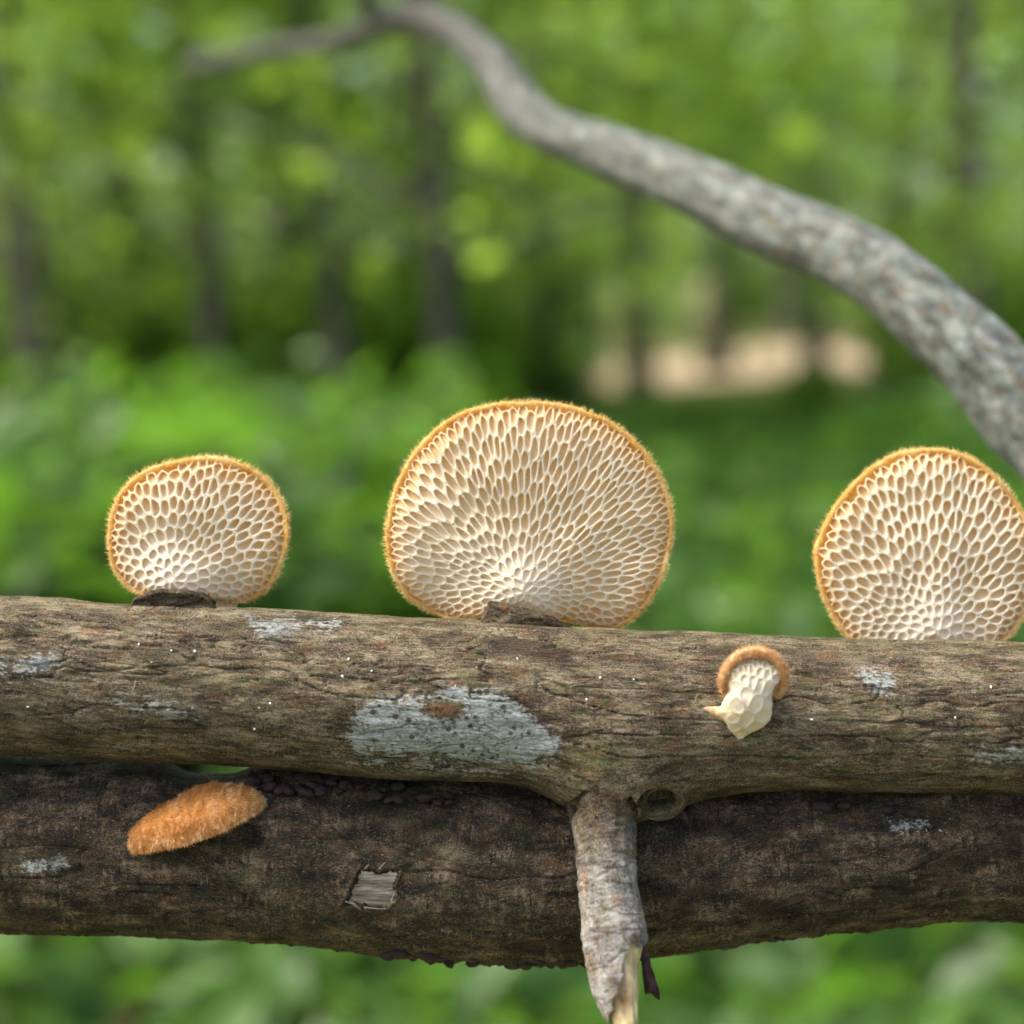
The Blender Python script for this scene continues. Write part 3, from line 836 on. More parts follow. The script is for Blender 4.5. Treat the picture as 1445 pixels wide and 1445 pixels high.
def pore_layer(P, metric, keep, surf, hw, depth, shift, nseg=16):
    """walls and floors of a honeycomb of pores.
    surf(x, y) -> depth; hw wall half width; depth(x,y) pore depth; shift(x,y)-> offset of the floor"""
    A = metric(P)
    keepm = keep(P)
    V = []; DEEP = []; Q = []; T = []
    base = 0
    ang = np.linspace(0, 2 * math.pi, nseg, endpoint=False)
    unit = np.stack([np.cos(ang), np.sin(ang)], 1)
    hwv = hw(P); dpv = depth(P); shv = shift(P)
    rj = np.random.default_rng(3)
    for i in np.nonzero(keepm)[0]:
        dq = (P - P[i]) @ A[i].T
        d2 = (dq * dq).sum(1)
        nb = np.argsort(d2)[1:20]
        Ai = np.linalg.inv(A[i])
        box = [tuple(P[i] + Ai @ np.array(c)) for c in ((-1.5, -1.5), (1.5, -1.5), (1.5, 1.5), (-1.5, 1.5))]
        if np.linalg.det(Ai) < 0: box = box[::-1]
        outer = box; inner = box
        mids = (P[nb] + P[i]) / 2
        Am = metric(mids)
        for j, m, a in zip(nb, mids, Am):
            if d2[j] > 9: break
            nrm = a.T @ (a @ (P[j] - P[i])); nrm = nrm / np.linalg.norm(nrm)
            outer = clip(outer, m, nrm, 0.0)
            inner = clip(inner, m, nrm, -hwv[i])
            if len(outer) < 3: break
        if len(outer) < 3: continue
        outer = np.array(outer)
        if len(inner) < 3:
            c = outer.mean(0); inner = c + (outer - c) * 0.45
        inner = np.array(inner)
        inner_r = chaikin(inner, 2)
        c = inner_r.mean(0)
        dirs = unit @ Ai.T
        ro = raycast(outer, c, dirs); ri = raycast(inner_r, c, dirs)
        ro = np.maximum(ro, ri * 1.01)
        O = c + dirs * ro[:, None]; I = c + dirs * ri[:, None]
        out_dir = (O - c) / (np.linalg.norm(O - c, axis=1, keepdims=True) + 1e-9)
        O2 = O + out_dir * 0.9
        dp = dpv[i] * rj.uniform(0.8, 1.2); sh = shv[i]
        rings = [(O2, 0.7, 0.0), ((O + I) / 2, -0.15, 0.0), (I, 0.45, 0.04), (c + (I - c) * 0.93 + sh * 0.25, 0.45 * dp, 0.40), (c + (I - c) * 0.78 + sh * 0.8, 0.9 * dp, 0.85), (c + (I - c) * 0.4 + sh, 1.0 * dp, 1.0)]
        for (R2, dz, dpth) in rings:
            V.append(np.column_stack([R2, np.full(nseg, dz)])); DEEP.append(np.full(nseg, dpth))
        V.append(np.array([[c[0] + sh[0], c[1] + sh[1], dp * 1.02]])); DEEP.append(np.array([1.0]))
        kidx = np.arange(nseg); k2 = (kidx + 1) % nseg
        for r in range(len(rings) - 1):
            Q.append(np.stack([base + r * nseg + kidx, base + r * nseg + k2, base + (r + 1) * nseg + k2, base + (r + 1) * nseg + kidx], 1))
        r = len(rings) - 1
        T.append(np.stack([base + r * nseg + kidx, base + r * nseg + k2, np.full(nseg, base + len(rings) * nseg)], 1))
        base += len(rings) * nseg + 1
    V = np.concatenate(V); DEEP = np.concatenate(DEEP)
    xy = V[:, :2]
    V[:, 2] += surf(xy[:, 0], xy[:, 1])
    return V, np.concatenate(Q), np.concatenate(T), DEEP

# ------------------------------------------------------------------ fan-shaped caps
class Fan:
    def __init__(self, outline, O):
        self.O = np.array(O, float)
        c = catmull(np.array(outline, float), 30, True)
        th = np.arctan2(-(c[:, 1] - O[1]), c[:, 0] - O[0]); r = np.hypot(c[:, 0] - O[0], c[:, 1] - O[1])
        o = np.argsort(th)
        g = np.linspace(-math.pi, math.pi, 721)
        rr_ = np.interp(g, np.concatenate([th[o] - 2 * math.pi, th[o], th[o] + 2 * math.pi]), np.tile(r[o], 3))
        kk = np.ones(5) / 5
        rr_ = np.convolve(np.concatenate([rr_[-7:-1], rr_, rr_[1:7]]), kk, 'same')[6:-6]
        self.g, self.rr = g, rr_
    def R(self, th): return np.interp(th, self.g, self.rr)
    def polar(self, x, y):
        dx = x - self.O[0]; dy = y - self.O[1]
        th = np.arctan2(-dy, dx); r = np.hypot(dx, dy)
        return r, th, self.R(th)

def make_fan(label, outline, O, d0, W0, L0, seed, paleness, tilt=(0.0, 0.0), fold=None, hwid=1.02, bulge=16, base=None, backth=34, group='pored bracket caps along the branches', bowl=22, aim=None):
    F = Fan(outline, O)
    ol = np.array(outline, float)
    cx, cy = ol[:, 0].mean(), ol[:, 1].mean()
    def surf(x, y):
        r, th, R = F.polar(x, y)
        rho = r / np.maximum(R, 1)
        e = np.clip(R - r, 0, None)
        z = d0 + bowl * np.clip(r / F.rr.max(), 0, 1.3) ** 2 - bulge * np.exp(-(r / 48) ** 2)
        z = z + 7 * np.exp(-(e / 16) ** 2)                       # margin turns back a little
        z = z + 5 * vn(x / 130, y / 130, seed) + 3.0 * vn(x / 48, y / 48, seed + 1)
        z = z + tilt[0] * (x - cx) + tilt[1] * (y - cy)
        if fold is not None:
            for (fx, fy, fr, amt) in fold: z = z + amt * np.exp(-((x - fx) ** 2 + (y - fy) ** 2) / fr ** 2)
        return z
    AO = np.array(aim if aim is not None else O, float)
    def metric(p):
        r, th, R = F.polar(p[:, 0], p[:, 1])
        rho = np.clip(r / R, 0, 1.2); e = R - r
        big = F.rr.max()
        rn = np.clip(r / big, 0, 1.1)
        vert = np.clip(np.sin(th), 0, 1)
        L = L0 * np.interp(rn, [0, 0.12, 0.30, 0.5, 0.8, 1.1], [0.66, 0.66, 0.74, 0.98, 1.12, 1.1]) * (0.86 + 0.26 * vert)
        L = L * np.interp(e, [0, 10, 26, 45], [0.42, 0.52, 0.82, 1.0])
        w = W0 * np.interp(rn, [0, 0.15, 0.5, 1.0], [1.0, 0.95, 1.0, 1.05]) * np.interp(e, [0, 10, 30], [0.82, 0.9, 1.0])
        big_ = 1 + 0.16 * vn(p[:, 0] / 40, p[:, 1] / 40, seed + 9)
        L = L * big_; w = w * big_
        dx = p[:, 0] - AO[0]; dy = p[:, 1] - AO[1]
        rr2 = np.hypot(dx, dy) + 1e-6
        er = np.stack([dx / rr2, dy / rr2], 1)
        et = np.stack([-er[:, 1], er[:, 0]], 1)
        return np.stack([er / L[:, None], et / w[:, None]], 1)
    def inside(p):
        r, th, R = F.polar(p[:, 0], p[:, 1]); return r < R + 8
    def keep(p):
        r, th, R = F.polar(p[:, 0], p[:, 1]); return r < R - np.minimum(8, 0.28 * R)
    x0, y0 = ol.min(0) - 12; x1, y1 = ol.max(0) + 12
    P = seeds_for((x0, y0, x1, y1), inside, metric, seed, 2)
    edge = lambda p: (lambda t: t[2] - t[0])(F.polar(p[:, 0], p[:, 1]))
    hw = lambda p: hwid * np.random.default_rng(seed + 2).uniform(0.72, 1.25, len(p))
    depth = lambda p: np.interp(edge(p), [0, 12, 45, 120], [2.5, 4.5, 7.5, 8.5]) * (W0 / 10) * np.interp(np.hypot(p[:, 0] - AO[0], p[:, 1] - AO[1]), [0, 35, 110], [0.35, 0.5, 1.0])
    def shift(p):
        dx = p - AO; rr2 = np.hypot(dx[:, 0], dx[:, 1])[:, None] + 1e-6
        return dx / rr2 * np.interp(edge(p), [0, 30, 80], [1.0, 3.0, 5.0])[:, None]
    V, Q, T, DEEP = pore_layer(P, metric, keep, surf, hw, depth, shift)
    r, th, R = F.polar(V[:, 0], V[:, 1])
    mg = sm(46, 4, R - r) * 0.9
    low = sm(-0.05, -0.5, np.sin(th)) * sm(30, 70, r) * 1.0      # backlit gold of the thin lower lobes, put into the colour
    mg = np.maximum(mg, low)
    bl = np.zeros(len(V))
    for (bx, by, brx, bry, amt) in paleness:
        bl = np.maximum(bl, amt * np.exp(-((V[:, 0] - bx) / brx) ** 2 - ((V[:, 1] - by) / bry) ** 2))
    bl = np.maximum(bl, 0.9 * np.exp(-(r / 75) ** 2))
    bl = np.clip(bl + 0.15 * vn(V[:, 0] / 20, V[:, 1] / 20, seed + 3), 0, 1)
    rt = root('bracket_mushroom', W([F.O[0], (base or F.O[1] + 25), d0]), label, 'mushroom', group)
    part('pore_layer', rt, V, Q, T, M_PORE, dict(deep=DEEP, margin=mg, paleness=bl))
    # felted cap: rolled margin and the back
    nt = 260
    tt = np.linspace(-math.pi, math.pi, nt, endpoint=False)
    Rt = F.R(tt) * (1 + 0.004 * vn(tt * 14, tt * 0, seed + 20)) + 1.0 * fbm(tt * 30, tt * 0, 2, seed + 21)
    prof = [(14, 7.5), (10.5, 3.2), (7.0, 0.2), (3.5, -0.6), (1.0, 1.2), (0, 4.5), (0.8, 8.5), (4.0, 12), (10, 15), (20, 18)]
    rings = []
    for off, dz in prof:
        rr_ = Rt - np.minimum(off, 0.45 * Rt)
        x = F.O[0] + rr_ * np.cos(tt); y = F.O[1] - rr_ * np.sin(tt)
        rb = Rt - np.minimum(7, 0.3 * Rt)
        zb = surf(F.O[0] + rb * np.cos(tt), F.O[1] - rb * np.sin(tt))
        n_ = 0.8 * fbm(tt * 40, np.full(nt, off * 0.2), 3, seed + 31)
        rings.append(np.stack([x, y, zb + dz + n_], 1))
    for f in (0.8, 0.6, 0.4, 0.2, 0.05):
        rr_ = (Rt - np.minimum(20, 0.45 * Rt)) * f
        x = F.O[0] + rr_ * np.cos(tt); y = F.O[1] - rr_ * np.sin(tt)
        rings.append(np.stack([x, y, surf(x, y) + 16 + backth * (1 - f * f)], 1))
    V2 = np.array(rings); nr = len(rings)
    Vf = V2.reshape(-1, 3)
    q = grid_quads(nr, nt, wrap_v=True)
    Vf = np.vstack([Vf, [[F.O[0], F.O[1], surf(F.O[0], F.O[1]) + 16 + backth]]])
    iv = np.arange(nt)
    tr = np.stack([np.full(nt, len(Vf) - 1), (nr - 1) * nt + iv, (nr - 1) * nt + (iv + 1) % nt], 1)
    part('cap', rt, Vf, q, tr, M_RIM)
    # fuzz of the margin
    rng = np.random.default_rng(seed + 50)
    nh = int(16 * F.rr.max() + 1400)
    th = rng.uniform(-math.pi, math.pi, nh)
    kz = rng.integers(2, 9, nh)
    offs = np.array([p[0] for p in prof]); dzs = np.array([p[1] for p in prof])
    Rn = F.R(th); rb = Rn - np.minimum(7, 0.3 * Rn)
    zb = surf(F.O[0] + rb * np.cos(th), F.O[1] - rb * np.sin(th))
    rr_ = Rn - np.minimum(offs[kz], 0.45 * Rn)
    roots_ = np.stack([F.O[0] + rr_ * np.cos(th), F.O[1] - rr_ * np.sin(th), zb + dzs[kz]], 1)
    ea = (kz - 5) / 4.0
    dirs = np.stack([np.cos(th) * np.cos(ea), -np.sin(th) * np.cos(ea), np.sin(ea) * 1.0], 1) + rng.normal(size=(nh, 3)) * 0.35
    v, q, t_ = hairs(roots_, dirs, rng.uniform(2.5, 8.0, nh), 0.75, 0.25, rng)
    tag(part('fuzz', rt, v, q, t_, M_FUZZ), kind='stuff')
    return rt, F, surf

def stalk(rt, pts, mat=None):
    v, S, PH, R, c, A, B = tube(pts, 10, 28, lambda S, PH, R, c: 1.2 * fbm(S / 12, PH * 3, 3, 5))
    return part('stalk', rt, v.reshape(-1, 3), grid_quads(*S.shape, wrap_v=True), None, mat or M_STALK)

MID = [(745, 563), (690, 568), (640, 584), (600, 615), (573, 648), (553, 690), (543, 735), (542, 775), (551, 812), (572, 845), (600, 865), (635, 877), (668, 876), (694, 866), (735, 868), (775, 876), (806, 882), (840, 889), (875, 891),
       (905, 870), (928, 838), (944, 800), (953, 760), (954, 725), (944, 685), (924, 648), (895, 614), (860, 590), (825, 575), (785, 566)]
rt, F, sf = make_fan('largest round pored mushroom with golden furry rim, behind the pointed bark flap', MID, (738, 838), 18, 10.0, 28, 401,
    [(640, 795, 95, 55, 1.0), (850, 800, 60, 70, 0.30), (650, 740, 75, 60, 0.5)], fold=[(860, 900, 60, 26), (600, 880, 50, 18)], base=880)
stalk(rt, [(737, 840, 52, 20), (737, 855, 46, 22), (738, 880, 30, 24), (740, 905, 26, 24)])

LEFT = [(286, 642), (250, 647), (215, 655), (182, 672), (160, 698), (147, 732), (145, 770), (153, 803), (172, 828), (200, 842), (228, 846), (262, 846), (295, 846), (322, 852), (345, 851), (370, 836), (390, 808), (401, 775), (403, 742), (394, 708), (376, 680), (350, 660), (320, 647)]
rt, F, sf = make_fan('small round pored mushroom with whitish lower pores, growing behind a flat crumbling bark ledge', LEFT, (246, 828), 14, 12.4, 22, 433,
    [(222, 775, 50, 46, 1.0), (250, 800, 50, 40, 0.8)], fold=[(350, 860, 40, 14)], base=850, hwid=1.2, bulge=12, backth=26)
stalk(rt, [(246, 826, 46, 18), (246, 838, 40, 18), (247, 855, 28, 20), (250, 880, 24, 20)])

RIGHT = [(1322, 630), (1290, 634), (1262, 646), (1232, 667), (1205, 694), (1180, 728), (1164, 760), (1159, 788), (1163, 820), (1174, 852), (1190, 884), (1212, 910), (1245, 926), (1285, 922), (1325, 915), (1362, 922), (1405, 924), (1440, 905), (1466, 870), (1480, 825), (1482, 775), (1468, 725), (1440, 682), (1405, 650), (1365, 633)]
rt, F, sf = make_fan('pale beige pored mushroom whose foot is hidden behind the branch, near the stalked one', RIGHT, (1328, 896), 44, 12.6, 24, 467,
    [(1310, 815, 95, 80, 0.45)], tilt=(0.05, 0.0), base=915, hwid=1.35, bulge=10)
stalk(rt, [(1328, 890, 84, 24), (1328, 905, 78, 26), (1328, 930, 60, 28), (1328, 955, 40, 30)])

# ------------------------------------------------------------------ small stalked mushroom on the face of the branch
def small_stalked():
    rows = np.array([  # y, centre x, half width
        (1029, 1031, 3), (1022, 1032, 10), (1012, 1037, 24), (1002, 1038, 32), (990, 1036, 36), (980, 1036, 34), (970, 1037, 31), (962, 1040, 29.5), (954, 1043, 31), (946, 1045, 34), (938, 1046, 35.5), (930, 1046, 33.5), (923, 1046, 28), (917, 1046, 19), (914, 1046, 8)], float)[::-1]
    yc = lambda y: np.interp(y, rows[:, 0], rows[:, 1]); hwf = lambda y: np.interp(y, rows[:, 0], rows[:, 2])
    lean = lambda y: np.interp(y, [905, 930, 950, 975, 1005, 1030], [-118, -132, -136, -130, -118, -106])
    def surf(x, y):
        u = np.clip((x - yc(y)) / np.maximum(hwf(y), 2), -1, 1)
        return lean(y) - np.sqrt(np.maximum(1 - u * u, 0)) * np.maximum(hwf(y), 2) * np.interp(y, [915, 945, 970, 1030], [0.25, 0.35, 0.6, 0.5])
    def metric(p):
        y = p[:, 1]
        L = np.interp(y, [910, 930, 950, 965, 985, 1005, 1030], [7, 10, 17, 24, 24, 15, 13])
        w = np.interp(y, [910, 930, 950, 975, 1030], [6.2, 7.5, 12, 17, 15])
        er = np.stack([(p[:, 0] - yc(y)) / 70, -np.ones(len(p))], 1); er /= np.linalg.norm(er, axis=1, keepdims=True)
        et = np.stack([-er[:, 1], er[:, 0]], 1)
        return np.stack([er / L[:, None], et / w[:, None]], 1)
    def inside(p): return (np.abs(p[:, 0] - yc(p[:, 1])) < hwf(p[:, 1]) + 18) & (p[:, 1] > 896) & (p[:, 1] < 1052)
    def keep(p): return (np.abs(p[:, 0] - yc(p[:, 1])) < hwf(p[:, 1]) - 1.5) & (p[:, 1] > 913) & (p[:, 1] < 1028)
    P = seeds_for((980, 890, 1110, 1055), inside, metric, 91)
    hw = lambda p: np.full(len(p), 1.0)
    depth = lambda p: np.interp(p[:, 1], [915, 935, 960, 985, 1028], [4.5, 3.6, 1.2, 2.0, 3.5])
    shift = lambda p: np.stack([0 * p[:, 0], -np.interp(p[:, 1], [910, 940, 1000], [1.0, 0.8, 0.3])], 1)
    V, Q, T, DEEP = pore_layer(P, metric, keep, surf, hw, depth, shift)
    V[:, 0] = np.clip(V[:, 0], yc(V[:, 1]) - hwf(V[:, 1]) - 1.2, yc(V[:, 1]) + hwf(V[:, 1]) + 1.2); V[:, 1] = np.clip(V[:, 1], 910, 1031)
    rt = root('stalked_mushroom', W([1035, 1022, -100]), 'tiny cream mushroom with netted stalk and tan furry hood, on the lichened branch', 'mushroom', 'pored bracket caps along the branches')
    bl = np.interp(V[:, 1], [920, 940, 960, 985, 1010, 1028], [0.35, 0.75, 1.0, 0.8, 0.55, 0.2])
    part('pore_layer', rt, V, Q, T, M_PORE, dict(deep=DEEP * 0.8, margin=np.interp(V[:, 1], [915, 930, 1008, 1026], [0.35, 0, 0, 0.4]), paleness=bl))
    # body of the stalk, a little behind the net
    ys = np.linspace(914, 1029, 48); ph = np.linspace(0, 2 * math.pi, 36, endpoint=False)
    Y, PH = np.meshgrid(ys, ph, indexing='ij')
    hwv = np.maximum(hwf(Y) - 0.8, 1)
    k_ = np.interp(Y, [915, 945, 970, 1030], [0.25, 0.35, 0.6, 0.5])
    v = np.stack([yc(Y) + hwv * np.cos(PH), Y, lean(Y) + 3.0 - np.sin(PH) * hwv * np.where(np.sin(PH) > 0, k_, np.interp(Y, [915, 950, 1030], [0.4, 0.5, 1.0]))], -1)
    part('stalk', rt, v.reshape(-1, 3), grid_quads(48, 36, wrap_v=True), None, M_STALK)
    # brownish spur running into the bark
    sp = [(1026, 998, -110, 15), (1010, 995, -107, 11), (994, 991, -105, 7), (980, 987, -103, 4.5), (962, 983, -100, 2.5)]
    v, S, PH, R, c, A, B = tube(sp, 8, 16)
    part('spur', rt, v.reshape(-1, 3), grid_quads(*S.shape, wrap_v=True), None, M_SPUR)
    # hood: rolled margin round the top of the pore face, with a domed back
    arc = [(1012, 972), (1005, 956), (1005, 940), (1013, 924), (1028, 912), (1046, 908), (1064, 912), (1078, 924), (1085, 940), (1085, 956), (1077, 972)]
    dd = [-120, -128, -134, -136, -136, -136, -136, -136, -134, -128, -120]
    rad = [1.5, 4.0, 5.4, 5.8, 6.2, 6.2, 6.2, 6.0, 6.0, 5.0, 2.0]
    pts = [(a[0], a[1], d, r) for a, d, r in zip(arc, dd, rad)]
    v, S, PH, R, c, A, B = tube(pts, 8, 18, lambda S, PH, R, c: 0.8 * fbm(S / 8, PH * 2, 3, 15))
    cap = part('cap', rt, v.reshape(-1, 3), grid_quads(*S.shape, wrap_v=True), None, M_BROWNF)
    # dome behind
    cen = np.array([1046, 944, -112.0])
    ringsD = []
    ncp = len(c)
    loop = c[:, :3]
    for f in (1.02, 0.97, 0.8, 0.5, 0.15):
        ringsD.append(cen + (loop - cen) * [f, f, 1] + np.array([0, 0, 6 + 24 * (1 - f)]))
    v2 = np.array(ringsD)
    part('cap_back', rt, v2.reshape(-1, 3), grid_quads(5, ncp, wrap_v=False), None, M_BROWNF)
    rng = np.random.default_rng(77)
    nh = 5200
    i = rng.integers(1, ncp - 1, nh); phh = rng.uniform(0, 2 * math.pi, nh)
    dirs = np.cos(phh)[:, None] * A[i] + np.sin(phh)[:, None] * B[i]
    roots_ = c[i, :3] + dirs * (c[i, 3:4] - 0.3)
    v, q, t_ = hairs(roots_, dirs + rng.normal(size=(nh, 3)) * 0.4, rng.uniform(2.0, 5.5, nh), 0.7, 0.3, rng)
    tag(part('fuzz', rt, v, q, t_, M_BROWNF), kind='stuff')
small_stalked()

# ------------------------------------------------------------------ orange furry cap seen edge-on, on the lower branch
def orange_cap():
    ang = math.radians(-17.5)
    ex = np.array([math.cos(ang), math.sin(ang), 0.0]); ey = np.array([-math.sin(ang), math.cos(ang), 0.0])   # along, downwards
    cen = np.array([284, 1158, -36.0])
    nu, nv = 120, 64
    U = np.linspace(0, 2 * math.pi, nu, endpoint=False)
    Vv = np.linspace(-math.pi / 2 + 0.001, math.pi / 2 - 0.001, nv)
    A, B = np.meshgrid(U, Vv, indexing='ij')
    sgn = lambda c, e: np.sign(c) * np.abs(c) ** e
    def shape(A, B):
        # disc tipped towards the viewer: B runs from the pored underside (rear, below) to the furry top
        rr_ = sgn(np.cos(B), 0.86)
        a = 98 * rr_ * sgn(np.cos(A), 1.0)                    # length
        b = 58 * rr_ * sgn(np.sin(A), 0.95)                    # breadth of the cap
        h = np.where(B > 0, 41 * sgn(np.sin(B), 0.9), 15 * np.sin(B))
        tip = math.radians(9)                                  # how far the upper side faces the viewer
        down = b * math.sin(tip) - h * math.cos(tip)
        away = -b * math.cos(tip) - h * math.sin(tip)
        lump = 9 * np.exp(-((a - 22) / 34) ** 2 - ((b + 30) / 30) ** 2) * (B > 0)
        down = down - lump - 0.0011 * (a ** 2) * 0.25
        n_ = 2.0 * fbm(a / 22 + 9, b / 22, 3, 71) + 1.0 * fbm(a / 7, b / 9, 2, 73)
        return cen + a[..., None] * ex + (down - n_ * 0.6)[..., None] * ey + np.stack([0 * a, 0 * a, away + n_ * 0.3], -1)
    v = shape(A, B)
    rt = root('furry_cap_mushroom', W([300, 1150, 0]), 'orange furry mushroom seen edge-on, growing on the darker lower branch', 'mushroom')
    part('cap', rt, v.reshape(-1, 3), grid_quads(nu, nv, wrap_u=True), None, M_ORANGE)
    rng = np.random.default_rng(5)
    nh = 26000
    a = rng.uniform(0, 2 * math.pi, nh); b = np.arcsin(rng.uniform(-0.25, 1, nh))
    p0 = shape(a, b); e = 1e-2
    pa = shape(a + e, b) - p0; pb = shape(a, b + e) - p0
    nr = np.cross(pa, pb); nr /= np.linalg.norm(nr, axis=1, keepdims=True) + 1e-9
    outw = p0 - cen
    nr *= np.sign((nr * outw).sum(1))[:, None]
    comb = 0.8 * ey + np.array([0.15, 0, -0.1])
    tuft = 0.6 * np.stack([vn(p0[:, 0] / 6, p0[:, 1] / 6, 3), vn(p0[:, 0] / 6, p0[:, 1] / 6, 4), 0 * a], 1)
    dirs = nr * 0.8 + comb * 0.9 + tuft + rng.normal(size=(nh, 3)) * 0.22
    v, q, t_ = hairs(p0 - nr * 0.3, dirs, rng.uniform(2.8, 7.0, nh), 0.6, 0.2, rng)
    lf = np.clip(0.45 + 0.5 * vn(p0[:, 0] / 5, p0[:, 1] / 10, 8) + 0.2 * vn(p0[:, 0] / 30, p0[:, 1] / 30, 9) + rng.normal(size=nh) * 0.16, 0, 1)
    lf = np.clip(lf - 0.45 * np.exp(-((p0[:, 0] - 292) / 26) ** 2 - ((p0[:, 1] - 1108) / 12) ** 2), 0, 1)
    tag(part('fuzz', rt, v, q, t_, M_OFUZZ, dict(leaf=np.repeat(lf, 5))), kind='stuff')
    # short foot joining the bark
    pts = [(306, 1138, -22, 20), (306, 1142, 0, 22), (306, 1146, 26, 24)]
    v, S, PH, R, c, A, B = tube([(p[0], p[1], p[2], p[3]) for p in pts], 5, 20)
    part('stalk', rt, v.reshape(-1, 3), grid_quads(*S.shape, wrap_v=True), None, M_ORANGE)
orange_cap()

# ------------------------------------------------------------------ blurred branch behind
BB = [(270, 94, 9000, 12), (380, 70, 7000, 13), (460, 62, 5600, 15), (530, 36, 4300, 17), (590, 22, 3300, 21), (650, 50, 2600, 24), (695, 90, 2150, 27), (722, 135, 1850, 31), (765, 178, 1620, 34), (860, 214, 1350, 37), (960, 252, 1130, 42),
      (1080, 312, 920, 46), (1180, 350, 800, 49), (1266, 402, 700, 54), (1350, 478, 620, 57), (1445, 585, 560, 59), (1560, 760, 520, 61)]
bbp = [(*persp(a, b, d)[:2], d, r * (DIST + d) / DIST) for a, b, d, r in BB]
l_ = bbp[-1]
bbp += [(l_[0] + 330, l_[1] + 900, 500, 76), (l_[0] + 600, l_[1] + 2200, 520, 78), (l_[0] + 800, l_[1] + 4200, 560, 82), (l_[0] + 860, l_[1] + 5600, 600, 84), (l_[0] + 900, l_[1] + 8000, 640, 86)]
rt = root('leaning_branch', W([l_[0] + 800, l_[1] + 4200, 560]), 'smooth pale grey crooked branch arching up behind the mushrooms, out of focus', 'branch')
v, S, PH, R, c, A, B = tube(bbp, 20, 48, lambda S, PH, R, c: R * 0.10 * fbm(S / 180, PH * 1.2, 3, 501) + R * 0.04 * fbm(S / 40, PH * 3, 3, 503) + R * 0.12 * np.exp(-((S % 620 - 300) / 60) ** 2) * (0.6 + 0.4 * np.sin(PH)))
z = np.zeros(S.size)
at = dict(bk=np.stack([S / 100, PH * 0.6, 0 * S], -1).reshape(-1, 3), lichen=np.clip(0.75 * sm(0.05, 0.4, fbm(S / 120, PH * 1.0, 3, 511)), 0, 1).ravel() * 0.55 * sm(9000, 12000, S).ravel(), rust=z, moss=z, dark=np.maximum(0.5 * sm(0.0, 0.5, fbm(S / 70, PH * 1.4, 3, 517)), 0.9 * sm(11000, 6000, S)).ravel())
me_o = part('bark', rt, v.reshape(-1, 3), grid_quads(*S.shape, wrap_v=True), None, M_BB, at)
tw = [bbp[3], (bbp[3][0] - 60, bbp[3][1] - 160, 3000, 14), (bbp[3][0] - 200, bbp[3][1] - 420, 3500, 9), (bbp[3][0] - 260, bbp[3][1] - 800, 4000, 4)]
v, S, PH, R, c, A, B = tube(tw, 8, 12)
z = np.zeros(S.size)
part('side_twig', rt, v.reshape(-1, 3), grid_quads(*S.shape, wrap_v=True), None, M_BB, dict(bk=np.stack([S / 100, PH * 0.6, 0 * S], -1).reshape(-1, 3), lichen=z, rust=z, moss=z, dark=z))

# ------------------------------------------------------------------ forest floor
def gh(x, y):
    x = np.asarray(x, float); y = np.asarray(y, float)
    far = np.hypot(x, y)
    return 0.05 * fbm(x / 1.3, y / 1.3, 3, 601) * sm(0.3, 2, far) + 0.22 * vn(x / 7, y / 7, 603) * sm(4, 12, far) + 0.016 * np.clip(y - 12, 0, 60) + 2.5 * sm(50, 160, far)

def floor_material():
    k = NT('forest_floor')
    v = k.n('TexCoord').outputs['Object']
    n1 = k.noise(v, 1.6, 6, 0.65); n2 = k.noise(v, 24.0, 5, 0.7); vo = k.voro(v, 22.0)
    litter = k.ramp(k.math('ADD', k.math('MULTIPLY', n2, 0.7), k.math('MULTIPLY', vo, 0.4)), [(0.3, srgb(58, 44, 34)), (0.5, srgb(112, 90, 70)), (0.72, srgb(168, 142, 116))])
    green = k.ramp(n2, [(0.3, srgb(40, 62, 22)), (0.7, srgb(92, 124, 48))])
    col = k.mix(k.rng(n1, 0.40, 0.56), litter, green)
    return k.finish(k.pbr(col, 0.9, k.bump(n2, 0.8, 0.02), 0.15))
def path_material():
    k = NT('dry_leaf_litter')
    v = k.n('TexCoord').outputs['Object']
    n2 = k.noise(v, 9.0, 6, 0.7); n3 = k.noise(v, 1.2, 3, 0.6)
    col = k.ramp(n2, [(0.25, srgb(140, 112, 92)), (0.5, srgb(206, 178, 152)), (0.75, srgb(236, 216, 192))])
    return k.finish(k.pbr(k.mix(k.rng(n3, 0.45, 0.65), col, srgb(222, 190, 166)), 0.9, k.bump(n2, 0.8, 0.03), 0.15))
ys = np.concatenate([np.linspace(-6, 12, 110), np.geomspace(12.4, 900, 90)])
xs = np.concatenate([-np.geomspace(700, 8.2, 60), np.linspace(-8, 8, 110), np.geomspace(8.2, 700, 60)])
X, Y = np.meshgrid(xs, ys, indexing='ij')
me = mesh_np('ground', np.stack([X, Y, gh(X, Y)], -1).reshape(-1, 3), grid_quads(*X.shape))
tag(link('ground', me, floor_material()), kind='structure')

